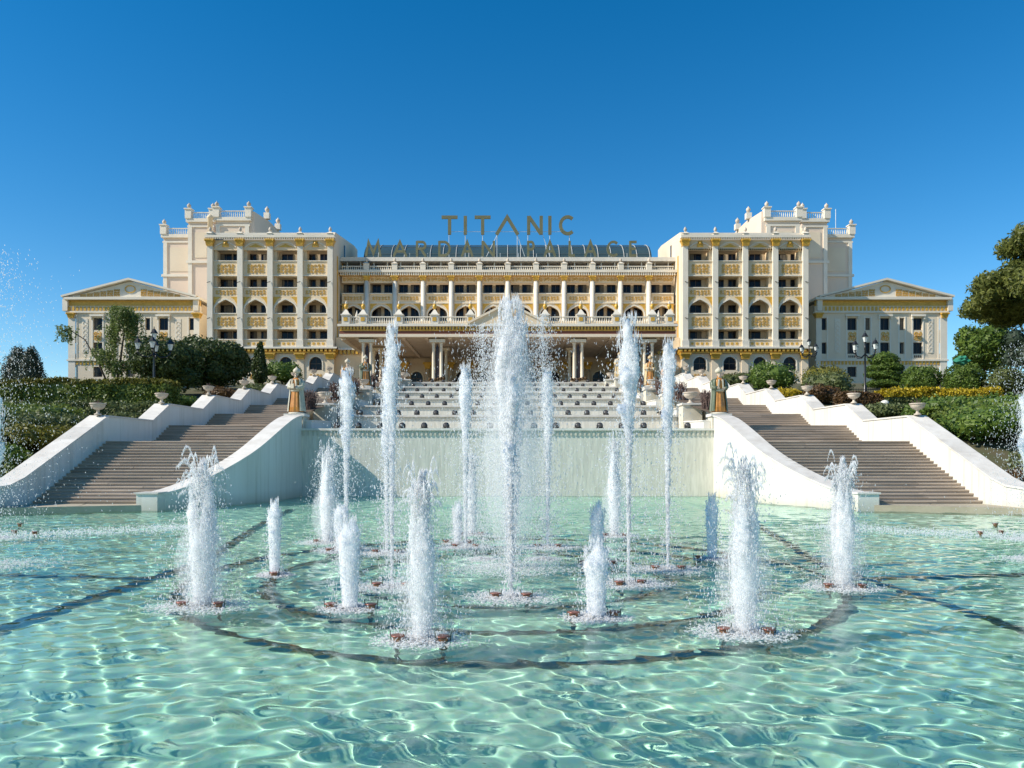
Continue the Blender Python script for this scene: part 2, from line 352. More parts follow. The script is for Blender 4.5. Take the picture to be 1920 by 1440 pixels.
wat = soup('pool_water', np.stack([X, Y, Z], -1), Fc[area_ok], 'water', smooth=True); struct(wat); wat.cycles.is_caustics_caster = True

# ------------------------------------------------------------------ stairs, walls, cascade
def wallcurve(n=30):
    D = np.linspace(31.6, 42.9, n)
    Xw = np.interp(D, [31.6, 33, 34.6, 36.3, 37.6, 39, 40.5, 42.9], [14.75, 14.0, 13.2, 12.45, 12.12, 11.95, 11.88, 11.83])
    Zw = np.interp(D, [31.6, 32.4, 33.4, 34.6, 36.3, 37.6, 38.6, 40, 41.2, 42.2, 42.9], [.62, .74, 1.08, 1.56, 2.36, 2.98, 3.42, 3.92, 4.28, 4.48, 4.55])
    for _ in range(2):
        Xw[1:-1] = (Xw[:-2] + Xw[1:-1] + Xw[2:]) / 3; Zw[1:-1] = (Zw[:-2] + Zw[1:-1] + Zw[2:]) / 3
    return D, Xw, Zw
WD, WX, WZ = wallcurve()
XO = 20.3
def xin(D): return float(np.interp(D, WD, WX)) + .55 if D < 42.9 else 12.95
side = {-1: 'where the clipped dark trees stand', 1: 'where the yellow hedge stands'}
near_ = {-1: 'dark clipped trees', 1: 'yellow-topped hedge'}
steps = []; 
for i in range(20): steps.append((31.9 + i * .305, .25 + (i + 1) * .1405, .305))
steps[-1] = (steps[-1][0], steps[-1][1], 42.8 - steps[-1][0])
zc = 3.06; Dc = 42.8
for n in range(7):
    for i in range(7):
        zc += .155; d = .314
        if i == 6: d = .314 + 4.8
        steps.append((Dc, zc, d)); Dc += d
for i in range(3): zc += .16; steps.append((Dc, zc, .32 if i < 2 else .6)); Dc += .32
for s in (-1, 1):
    st = thing('staircase', (s * 16, 32, .25), f'long brown stone staircase beside the cascade, towards the {near_[s]}', 'staircase')
    for (D, z, d) in steps:
        xi = xin(D) + .02
        if D < 42.9: xi = xin(D + min(d, .6)) - .3
        MB().box(s * xi, s * (XO + .02), D + .04, D + d + .07, z - .42, z - .057).build('riser' if d < 1 else 'landing_base', 'step', st)
        ns = 3; off_ = random.uniform(-.5, .5); e = [xi] + [xi + (XO - xi) * (q + 1) / ns + off_ for q in range(ns - 1)] + [XO + .02]
        for a_, b_ in zip(e[:-1], e[1:]): MB().box(s * (a_ + .004), s * (b_ - .004), D + random.uniform(-.006, .006), D + d + .012, z - .055, z + random.uniform(-.005, .004)).build('tread' if d < 1 else 'landing_slab', 'step', st)
    # outer zig-zag wall
    H = 1.22
    prof = [(29.0, .95), (30.4, 1.05), (31.3, 1.32), (32.2, 1.72), (37.9, 4.28)]
    z = 4.28; D = 37.9
    for n in range(7):
        prof.append((D + 4.75, z)); z += 1.085; D += 7.0; prof.append((D - .05, z))
    prof.append((91.5, z)); prof.append((92.2, z))
    ow = thing('stair_wall', (s * 20.75, 32, 0), f'white zig-zag parapet wall of the stairs on the side of the {near_[s]}', 'wall')
    MB().poly_x([(29.0, -.6)] + [(a_, b_ - .03) for a_, b_ in prof] + [(92.2, -.6)], s * (XO + .025), s * 21.12).build('wall_body', 'stonewall', ow)
    cut = []
    for (d0, z0), (d1, z1) in zip(prof[:-1], prof[1:]):
        m_ = max(1, round((d1 - d0) / 1.45))
        for q in range(m_): cut.append(((d0 + (d1 - d0) * q / m_, z0 + (z1 - z0) * q / m_), (d0 + (d1 - d0) * (q + 1) / m_, z0 + (z1 - z0) * (q + 1) / m_)))
    for (d0, z0), (d1, z1) in cut[::1]:
        MB().poly_x([(d0 + .005, -.6), (d0 + .005, z0), (d1 - .005, z1), (d1 - .005, -.6)], s * XO, s * 21.15).build('wall_panel', 'stonewall', ow)
        MB().poly_x([(d0 + .004, z0 + .004), (d1 - .004, z1 + .004), (d1 - .004, z1 + .085), (d0 + .004, z0 + .085)], s * (XO - .05), s * 21.22).build('coping_slab', 'coping', ow)
    urn_y = [(prof[4][0] - .15, prof[4][1])] + [(prof[4][0] + 7 * k - .2, 4.28 + 1.085 * k) for k in range(1, 8)]
    # inner curved wall
    iw = thing('curved_wall', (s * 13, 36, 0), f'white wall sweeping down in a curve into the pool on the side of the {near_[s]}', 'wall')
    n = len(WD); T = .85; v = []
    nx = np.gradient(WX, WD); 
    for k in range(n):
        tx, ty = nx[k], 1.0; l = math.hypot(tx, ty); ox, oy = ty / l * T, -tx / l * T
        if k > n * .7: ox = T; oy = 0
        v += [(s * WX[k], WD[k], -1.2), (s * WX[k], WD[k], WZ[k]), (s * (WX[k] + ox), WD[k] + oy * .3, WZ[k]), (s * (WX[k] + ox), WD[k] + oy * .3, -1.2)]
    f = [(k * 4 + a, k * 4 + 4 + a, k * 4 + 4 + (a + 1) % 4, k * 4 + (a + 1) % 4) for k in range(n - 1) for a in range(4)] + [(0, 1, 2, 3), tuple(range(4 * n - 1, 4 * n - 5, -1))]
    MB().add(v, f).build('wall_body', 'stonewall', iw)
    v = []
    for k in range(n):
        tx, ty = nx[k], 1.0; l = math.hypot(tx, ty); ox, oy = ty / l * (T + .05), -tx / l * T
        if k > n * .7: ox = T + .05; oy = 0
        for dz in (.006, .09): v += [(s * (WX[k] - .05), WD[k], WZ[k] + dz), (s * (WX[k] + ox), WD[k] + oy * .3, WZ[k] + dz)]
    f = []
    for k in range(n - 1):
        a = k * 4; b = a + 4; f += [(a, a + 1, b + 1, b), (a + 2, b + 2, b + 3, a + 3), (a, b, b + 2, a + 2), (a + 1, a + 3, b + 3, b + 1)]
    f += [(0, 2, 3, 1), (4 * n - 4, 4 * n - 3, 4 * n - 1, 4 * n - 2)]
    MB().add(v, f).build('coping_slab', 'coping', iw)
    p = MB().box(s * 14.62, s * 15.5, 31.15, 32.0, -1.2, .70).build('end_pillar', 'stonewall', iw)
    MB().box(s * 14.57, s * 15.55, 31.1, 32.05, .705, .78).build('cap', 'coping', p)
LIP = [3.89, 5.04, 6.16, 7.27, 8.43, 9.56, 10.67]
cas = thing('cascade', (0, 43, 0), 'broad stepped water cascade with wet ribbed walls below the palace', 'cascade')
for n, zl in enumerate(LIP):
    D = 42.9 + 7 * n; hw = 11.83 if n == 0 else 11.36; zb = -1.2 if n == 0 else LIP[n - 1] - .15
    rz = MB().box(-hw, hw, D, D + .5, zb, zl - .13).build('riser', 'wetwall', cas)
    # overflow comb: narrow fins under the lip
    c = MB(); k = int(2 * hw / .26)
    for i in range(k):
        x = -hw + (i + .5) * 2 * hw / k; c.box(x - .055, x + .055, D - .06, D - .003, zl - (.42 if n == 0 else .3), zl - .14)
    c.build('overflow_fins', 'pedestal', rz, kind='stuff')
    MB().box(-hw, hw, D - .12, D + .6, zl - .127, zl).build('lip', 'coping', rz)
    MB().box(-hw, hw, D + .505, D + 7.0, zl - .5, zl - .13).build('ledge', 'wetwall', cas)
# floodlights on the ledges
hous = MB().box(-.24, .24, -.1, .12, 0, .05).lathe([(.17, .05), (.19, .08), (.19, .18), (.17, .26), (.11, .33), (.03, .355)], 12).mesh('flood_housing', 'lampblack', True)
lens = MB().lathe([(.10, -.02), (.12, 0), (.09, .02)], 10).mesh('lens', 'floodlens', True)
rank = ['lowest', 'second', 'third', 'fourth', 'fifth', 'sixth', 'topmost']
for n, zl in enumerate(LIP):
    D = 42.9 + 7 * n
    for i in range(-8, 9):
        x = i * 1.27 + .25
        t = thing('floodlight', (x, D + .33, zl + .001), f'small black dome floodlight on the {rank[n]} ledge of the cascade', 'floodlight', f'floodlights on the {rank[n]} cascade ledge')
        inst('housing', hous, (x, D + .33, zl + .001), t, rz=i)
        o = inst('lens', lens, (x, D + .13, zl + .19), t); o.rotation_euler = (PI / 2 - .3, 0, 0)
# walls, plinths and pedestals along the cascade
def urnmesh(k=1.0):
    return MB().lathe([(.20 * k, 0), (.20 * k, .07), (.10 * k, .12), (.075 * k, .22), (.10 * k, .30), (.25 * k, .36), (.36 * k, .46), (.40 * k, .55), (.41 * k, .62), (.45 * k, .63), (.46 * k, .68), (.40 * k, .70), (.33 * k, .66), (.1 * k, .64)], 18, fold=.015, nf=9)
urn_me = urnmesh().mesh('urn', 'urn', True)
plant_me = None
def urn(pos, label, k=1.0, group=None, mound=True):
    k *= .86; t = thing('stone_urn', pos, label, 'urn', group); inst('bowl', urn_me, pos, t, scale=k)
    if mound:
        b = MB()
        for i in range(9):
            a = random.uniform(0, 2 * PI); r_ = random.uniform(0, .24) * k; h = random.uniform(.1, .34) * k
            b.tube([(pos[0] + r_ * math.cos(a) * .5, pos[1] + r_ * math.sin(a) * .5, pos[2] + .63 * k), (pos[0] + r_ * math.cos(a) * 1.5, pos[1] + r_ * math.sin(a) * 1.5, pos[2] + .66 * k + h)], [.03 * k, .008 * k], 4)
        b.build('dry_plant', 'twig', t)
ordn = ['first', 'second', 'third', 'fourth', 'fifth', 'sixth', 'seventh', 'eighth']
for s in (-1, 1):
    for k, (d, z) in enumerate(urn_y):
        urn((s * 20.72, d, z + .088), f'bowl urn, {ordn[k]} up the zig-zag stair wall beside the {near_[s]}', 1.0, 'urns on the stair walls')
    for n in range(6):
        D = 42.9 + 7 * n; zl = LIP[n]
        pw = thing('planter_wall', (s * 11.7, D + 3, zl), f'low pale wall beside the {rank[n]} cascade ledge, on the side of the {near_[s]}', 'wall')
        x0, x1 = (11.42, 11.8) 
        MB().poly_x([(D + .62, zl - .3), (D + .62, zl + .42), (D + 6.3, zl + .62), (D + 6.3, zl - .3)], s * x0, s * x1).build('wall_body', 'stonewall', pw)
        MB().poly_x([(D + .62, zl + .425), (D + .62, zl + .50), (D + 6.3, zl + .70), (D + 6.3, zl + .625)], s * (x0 - .05), s * (x1 + .05)).build('coping_slab', 'coping', pw)
    bed = MB()
    for a, b in zip([43.6] + [50 + 7 * i for i in range(6)], [50 + 7 * i for i in range(6)] + [90]):
        bed.add([(s * 11.8, a, zt(a) + .9), (s * 12.97, a, zt(a) + .9), (s * 12.97, b, zt(b) + .9), (s * 11.8, b, zt(b) + .9)], [(0, 1, 2, 3)])
    bo = bed.build('planting_bed', 'soil'); struct(bo)
    struct(MB().poly_x([(43.0, 0), (43.0, 4.5), (50, 5.6), (92, 11.2), (92, 0)], s * 12.85, s * 12.99).build('bed_kerb', 'stonewall'))

# statues
def statue(pos, cols, label, rz, hands, staff=False, Ht=2.62):
    k = Ht / 2.3
    t = thing('statue', pos, label, 'statue', 'robed statues along the cascade', rz)
    def B(mb, name, m, par=None, smooth=True):
        me = mb.mesh(name, MATS and m, smooth); o = bpy.data.objects.new(name, me); C.objects.link(o); o.parent = par or t; o.scale = (k, k, k) if par is None else (1, 1, 1); return o
    B(MB().lathe([(.40, 0), (.42, .03), (.41, .07), (.34, .08)], 16), 'foot_slab', 'pedestal')
    # one body: robe, torso, neck, head with nose and beard, arms and hands
    b = MB()
    b.lathe([(.30, .09), (.37, .12), (.345, .4), (.30, .8), (.265, 1.12), (.255, 1.2), (.285, 1.4), (.30, 1.6), (.28, 1.74), (.17, 1.82), (.085, 1.86), (.075, 1.93), (.09, 1.95)], 44, ex=1.08, ey=.86, fold=.075, nf=11)
    body = B(b, 'body', cols[0])
    h = MB(); h.ellip((0, -.01, 2.03), (.095, .115, .135), 12, 9); h.ellip((0, -.125, 2.02), (.018, .03, .035), 6, 5); h.ellip((0, -.09, 1.92), (.065, .05, .09), 8, 6)
    for e in (-1, 1): h.ellip((e * .04, -.108, 2.05), (.016, .012, .01), 6, 4); h.ellip((e * .095, 0, 2.03), (.015, .025, .04), 6, 4)
    B(h, 'head', 'skin_stone')
    tb = MB(); tb.lathe([(.11, 2.09), (.165, 2.12), (.185, 2.18), (.175, 2.25), (.13, 2.31), (.06, 2.36), (.03, 2.41), (.004, 2.43)], 16, fold=.05, nf=7)
    B(tb, 'turban', cols[2])
    ct = MB(); ct.lathe([(.43, .13), (.40, .5), (.345, 1.0), (.325, 1.25), (.345, 1.5), (.34, 1.66), (.30, 1.77), (.14, 1.84)], 36, ex=1.08, ey=.9, fold=.06, nf=9, a0=-PI / 2 + .8, a1=1.5 * PI - .8)
    coat = B(ct, 'coat', cols[1]); B(MB().lathe([(.285, 1.14), (.30, 1.17), (.30, 1.25), (.285, 1.28)], 24, ex=1.06, ey=.86), 'sash', cols[2])
    B(MB().ribbon([(-.09, 1.76), (-.13, 1.3)], .07, -.30, -.24).ribbon([(.09, 1.76), (.13, 1.3)], .07, -.301, -.24), 'lapel', cols[2], smooth=False)
    for e, (hx, hy, hz) in zip((-1, 1), hands):
        sh = (e * .30, 0, 1.70); el = (e * .37, -.08, 1.36)
        B(MB().tube([sh, ((sh[0] + el[0]) / 2 + e * .02, -.02, 1.55), el, ((el[0] * .45 + hx * .55), (el[1] * .4 + hy * .6), (el[2] * .45 + hz * .55)), (hx, hy + .04, hz)], [.10, .125, .12, .115, .095], 9), 'sleeve', cols[1])
        hd = MB(); hd.ellip((hx - e * .03, hy - .02, hz), (.05, .035, .045), 8, 6)
        for q in range(4): hd.tube([(hx - e * .05, hy - .03, hz + .03 - q * .02), (hx - e * .10, hy - .055, hz + .025 - q * .02), (hx - e * .135, hy - .045, hz + .015 - q * .02)], [.012, .011, .008], 5)
        hd.tube([(hx - e * .02, hy - .03, hz + .04), (hx - e * .06, hy - .06, hz + .075)], [.013, .009], 5)
        B(hd, 'hand', 'skin_stone')
    if staff: B(MB().tube([(-.46, -.12, .02), (-.45, -.14, 1.35)], [.018, .014], 6), 'staff', 'pedestal')
    else:
        B(MB().box(-.09, .09, -.46, -.38, 1.28, 1.52), 'book', cols[2], smooth=False)
    return t
O_, B_, G_, Y_, W_, T_ = 'robe_orange', 'robe_brown', 'coat_green', 'robe_cream', 'coat_grey', 'turban'
mid = [(-.06, -.34, 1.36), (.10, -.36, 1.30)]
statues = [(-1, 43.6, 4.75, (O_, W_, T_), 'statue in bright orange robe with pale green sleeves at the foot of the cascade', -.25, mid, False),
           (-1, 57.4, 7.05, (B_, B_, T_), 'brown statue with hands folded at its waist on a cascade plinth', .15, [(-.03, -.36, 1.28), (.05, -.37, 1.28)], True),
           (-1, 64.6, 8.3, (O_, G_, T_), 'slender statue in rust and dark green robes before the dark trees', .4, [(-.1, -.36, 1.5), (.2, -.3, 1.2)], True),
           (-1, 78.5, 10.5, (G_, W_, Y_), 'grey green statue at the top of the cascade near a white urn', .2, mid, True),
           (1, 43.6, 4.75, (O_, G_, T_), 'statue in green coat over orange robe holding a thin staff', .1, [(-.2, -.34, 1.3), (.2, -.32, 1.25)], True),
           (1, 57.4, 7.05, (B_, O_, T_), 'statue in brown robe among bare shrubs on the side of the yellow hedge', -.2, mid, True),
           (1, 64.6, 8.3, (O_, Y_, Y_), 'statue with pale tunic over vivid orange skirt by the portico', -.1, mid, True),
           (1, 78.5, 10.5, (Y_, Y_, Y_), 'cream statue with one raised arm at the top of the cascade', -.3, [(-.25, -.32, 1.2), (.28, -.25, 1.85)], True)]
for i, (s, D, z, cols, lab, rz, hands, staff) in enumerate(statues):
    x = s * 12.32
    if i in (3, 7): x = s * 11.75
    zb = LIP[min(6, max(0, int((D - 42.9) // 7)))] - .4
    pl = thing('plinth', (x, D, z), 'square stone plinth under the ' + ' '.join(lab.split()[:10]), 'plinth')
    MB().box(x - .5, x + .5, D - .5, D + .5, zb, z - .16).build('block', 'pedestal', pl)
    MB().box(x - .6, x + .6, D - .58, D + .58, z - .157, z - .003).build('cap', 'coping', pl)
    statue((x, D, z), cols, lab, rz, hands, staff)
for s in (-1, 1):
    for k, D in enumerate((48.9, 61.8, 71.6, 84.2)):
        x = s * (11.95 if D < 80 else 11.6); z = EYE + {48.9: 98, 61.8: 126, 71.6: 132, 84.2: 143}[D] * D / F
        pd = thing('pedestal', (x, D, z), f'pale urn pedestal, {ordn[k]} up the cascade on the side of the {near_[s]}', 'pedestal')
        b = .62
        MB().box(x - b, x + b, D - b, D + b, z - 2.0, z - .12).build('block', 'pedestal', pd)
        MB().box(x - b - .1, x + b + .1, D - b - .1, D + b + .1, z - .117, z).build('cap', 'coping', pd)
        urn((x, D, z + .002), f'stone urn on the {ordn[k]} cascade pedestal, on the side of the {near_[s]}', 1.25, 'urns beside the cascade', False)
def twigs(c, r, h, n, label):
    t = thing('bare_shrub', c, label, 'shrub', 'bare shrubs beside the cascade'); b = MB()
    for i in range(n):
        a = random.uniform(0, 2 * PI); rr = r * math.sqrt(random.random()); hh = h * random.uniform(.5, 1)
        x0, y0 = c[0] + rr * .6 * math.cos(a), c[1] + rr * 1.6 * math.sin(a)
        x1, y1 = x0 + random.uniform(-.25, .25), y0 + random.uniform(-.3, .3)
        b.tube([(x0, y0, c[2] - .1), ((x0 + x1) / 2 + random.uniform(-.06, .06), (y0 + y1) / 2, c[2] + hh * .55), (x1, y1, c[2] + hh)], [.022, .028, .01], 4)
        for q in range(4):
            u = random.uniform(.4, 1); p = (x0 + (x1 - x0) * u, y0 + (y1 - y0) * u, c[2] + hh * u); d = Vector((random.uniform(-1, 1), random.uniform(-1, 1), random.uniform(-.2, .8))) * .16
            b.tube([p, (p[0] + d.x, p[1] + d.y, p[2] + d.z)], [.03, .012], 3)
    b.build('twigs', 'twig', t)
for s in (-1, 1):
    for k, D in enumerate((46.2, 53.5, 60, 67.5, 75)):
        twigs((s * 12.35, D, zt(D) + .9), .55, 1.25, 70, f'dark leafless shrub by the {rank[min(6, int((D - 42.9) // 7))]} cascade ledge, towards the {near_[s]}')

# ------------------------------------------------------------------ palace: shared pieces
def arch_pts(x0, x1, zs, za, n=12, pointed=True):   # from right foot over the top to left foot
    c = (x0 + x1) / 2; w = (x1 - x0) / 2; out = []
    for i in range(n + 1):
        a = PI * i / n; zz = math.sin(a)
        if pointed: zz = zz * .86 + .14 * max(0, 1 - abs(math.cos(a)) * 2.2)
        out.append((c + w * math.cos(a), zs + (za - zs) * zz))
    return out
def scroll(w, h, ncol, nrow, seed):     # gilded relief: rows of spirals with leaves
    r_ = random.Random(seed); b = MB(); cw = w / ncol; ch = h / nrow
    for j in range(nrow):
        for i in range(ncol):
            cx = -w / 2 + (i + .5) * cw; cz = -h / 2 + (j + .5) * ch; R = min(cw, ch) * .52; sg = 1 if (i + j) % 2 else -1; ph = r_.uniform(0, 6.28)
            pts = [(cx + sg * R * (1 - .8 * t) * math.cos(ph + 8.2 * t), cz + R * (1 - .8 * t) * math.sin(ph + 8.2 * t)) for t in np.linspace(0, 1, 11)]
            dy = .003 * ((i * 7 + j * 3) % 5)
            b.ribbon(pts, R * .3, -.06 - dy, .01)
            for q in range(2):
                a = r_.uniform(0, 6.28); lx, lz = cx + cw * .45 * math.cos(a), cz + ch * .42 * math.sin(a)
                b.poly_y([(lx - R * .3, lz), (lx, lz + R * .22), (lx + R * .3, lz), (lx, lz - R * .22)], -.045 - dy - .002 * q, .01)
    return b
big_me = scroll(2.75, 1.35, 5, 3, 1).mesh('gilded_relief', 'gold')
thin_me = scroll(3.1, .72, 6, 2, 2).mesh('gilded_relief', 'gold')
strip_me = scroll(2.9, .55, 6, 1, 5).mesh('gilded_relief', 'gold')
rose_me = scroll(1.1, 1.1, 2, 2, 3).lathe([(.5, 0), (.5, .01)], 16).mesh('gilded_rosette', 'gold')
cone_me = MB().lathe([(.16, 0), (.10, .08), (.22, .2), (.30, .38), (.29, .55), (.2, .78), (.08, .95), (.01, 1.02)], 12, fold=.03, nf=6).mesh('pinecone', 'urn', True)
gcone_me = MB().lathe([(.16, 0), (.10, .1), (.24, .25), (.33, .5), (.30, .72), (.17, .95)], 12, fold=.03, nf=6).mesh('pinecone', 'gold', True)
tip_me = MB().lathe([(.17, 0), (.14, .12), (.2, .2), (.1, .42), (.01, .6)], 10).mesh('tip', 'white', True)
ball_me = MB().lathe([(.12, 0), (.09, .1), (.2, .2), (.34, .4), (.38, .62), (.3, .85), (.12, 1.0), (.05, 1.15), (.01, 1.2)], 12).mesh('ball', 'urn', True)
def win_mesh(w, h, bars=1):
    b = MB(); t = .07
    b.box(-w / 2, -w / 2 + t, -.05, .05, 0, h).box(w / 2 - t, w / 2, -.05, .05, 0, h).box(-w / 2 + t, w / 2 - t, -.05, .05, h - t, h).box(-w / 2 + t, w / 2 - t, -.05, .05, 0, t)
    for i in range(bars):
        x = -w / 2 + w * (i + 1) / (bars + 1); b.box(x - .03, x + .03, -.04, .04, t, h - t)
    return b.mesh('window', 'frame'), MB().box(-w / 2 + .05, w / 2 - .05, .0, .02, .05, h - .05).mesh('pane', 'glass')
WIN = {}
def window(par, x, y, z, w, h, bars=1):
    key = (round(w, 2), round(h, 2), bars)
    if key not in WIN: WIN[key] = win_mesh(w, h, bars)
    o = inst('window', WIN[key][0], (x, y, z), par); inst('pane', WIN[key][1], (x, y, z), o)
    q = random.random()
    if q < .42:
        ck = ('c', key, int(q * 100) % 4)
        if ck not in WIN:
            a_, b_ = [(.05, .35), (.6, .95), (.05, .22), (.3, .95)][ck[2]]; b2 = MB(); n_ = 7
            for i in range(n_):
                u0 = -w / 2 + w * (a_ + (b_ - a_) * i / n_); u1 = -w / 2 + w * (a_ + (b_ - a_) * (i + 1) / n_); b2.box(u0, u1 - .004, -.022 - .008 * (i % 2), -.004, .08, h - .08)
            WIN[ck] = b2.mesh('curtain', 'curtain')
        inst('curtain', WIN[ck], (x, y, z), o)
    return o
def archwin(par, x, y, z0, w, zs, za):
    p = [(x - w / 2, z0)] + [(x + w / 2, z0)] + arch_pts(x - w / 2, x + w / 2, zs, za, 12, False)
    fr = MB()
    ap = arch_pts(x - w / 2, x + w / 2, zs, za, 12, False)
    fr.ribbon([(x + w / 2, z0)] + ap + [(x - w / 2, z0)], .14, y - .05, y + .05)
    fr.box(x - .04, x + .04, y - .03, y + .02, z0, za - .05); fr.box(x - w / 2, x + w / 2, y - .035, y + .015, zs - .05, zs + .05)
    o = fr.build('window', 'frame', par)
    MB().poly_y(p, y + .03, y + .06).build('pane', 'glass', o)
def spandrel(x0, x1, z0, z1, ax0, ax1, zs, za, y0, y1, pointed=True):
    p = [(x0, z0), (x0, z1), (x1, z1), (x1, z0), (ax1, z0)] + arch_pts(ax0, ax1, zs, za, 14, pointed) + [(ax0, z0)]
    return MB().poly_y(p, y0, y1)
def dentils(par, x0, x1, y, z0, z1, pitch, m, d=.2, name='dentil_row'):
    b = MB(); n = max(1, int(abs(x1 - x0) / pitch)); st = (x1 - x0) / n
    for i in range(n): b.box(x0 + (i + .22) * st, x0 + (i + .78) * st, y - d, y, z0, z1)
    return b.build(name, m, par, kind='stuff')
def dentils_y(par, x, sx, y0, y1, z0, z1, pitch, m, d=.2):
    b = MB(); n = max(1, int((y1 - y0) / pitch)); st = (y1 - y0) / n
    for i in range(n): b.box(x, x + sx * d, y0 + (i + .22) * st, y0 + (i + .78) * st, z0, z1)
    return b.build('dentil_row', m, par, kind='stuff')
def finial(par, x, y, z, w=.9, h=.55, gold=False, k=1.0):
    o = MB().box(x - w / 2, x + w / 2, y - w / 2, y + w / 2, z, z + h).frus(x, y, z + h, z + h + .35 * k, w * .62, w * .62, .16, .16).build('finial', 'white', par)
    inst('pinecone', gcone_me if gold else cone_me, (x, y, z + h + .35 * k - .02), o, scale=k)
    if gold: inst('tip', tip_me, (x, y, z + h + .35 * k + .9 * k), o, scale=k)
    return o
def balustrade(par, x0, x1, y, z0, z1, pitch=.3, m='white', name='balustrade'):
    if x0 > x1: x0, x1 = x1, x0
    o = MB().box(x0, x1, y - .12, y + .12, z1 - .12, z1).box(x0, x1, y - .12, y + .12, z0, z0 + .1).build(name, m, par)
    b = MB(); n = int((x1 - x0) / pitch); h = z1 - z0 - .22
    for i in range(n):
        x = x0 + (i + .5) * (x1 - x0) / n; b.lathe([(.05, 0), (.09, h * .3), (.05, h * .65), (.07, h)], 6, (x, y, z0 + .1))
    b.build('balusters', m, o, kind='stuff'); return o
def capital(par, x, y, z0, z1, w0, w1, m='gold'):
    h = z1 - z0; b = MB()
    b.frus(x, y, z0, z0 + h * .12, w0 * 1.12, w0 * 1.12, w0 * 1.12, w0 * 1.12).frus(x, y, z0 + h * .12, z0 + h * .8, w0, w0, w1, w1).frus(x, y, z0 + h * .8, z1, w1 * 1.1, w1 * 1.1, w1 * 1.1, w1 * 1.1)
    for i in range(5):
        for e in (-1, 1): b.frus(x + (i - 2) * w0 * .5, y - w0 * 1.02, z0 + h * .15, z0 + h * (.75 if i % 2 else .55), .09, .06, .12, .13) if e > 0 else None
    for e in (-1, 1): b.lathe([(.02, -.08), (.16, -.06), (.16, .06), (.02, .08)], 8, (x + e * w1 * .95, y - w1 * .9, z1 - h * .25))
    return b.build('capital', m, par)

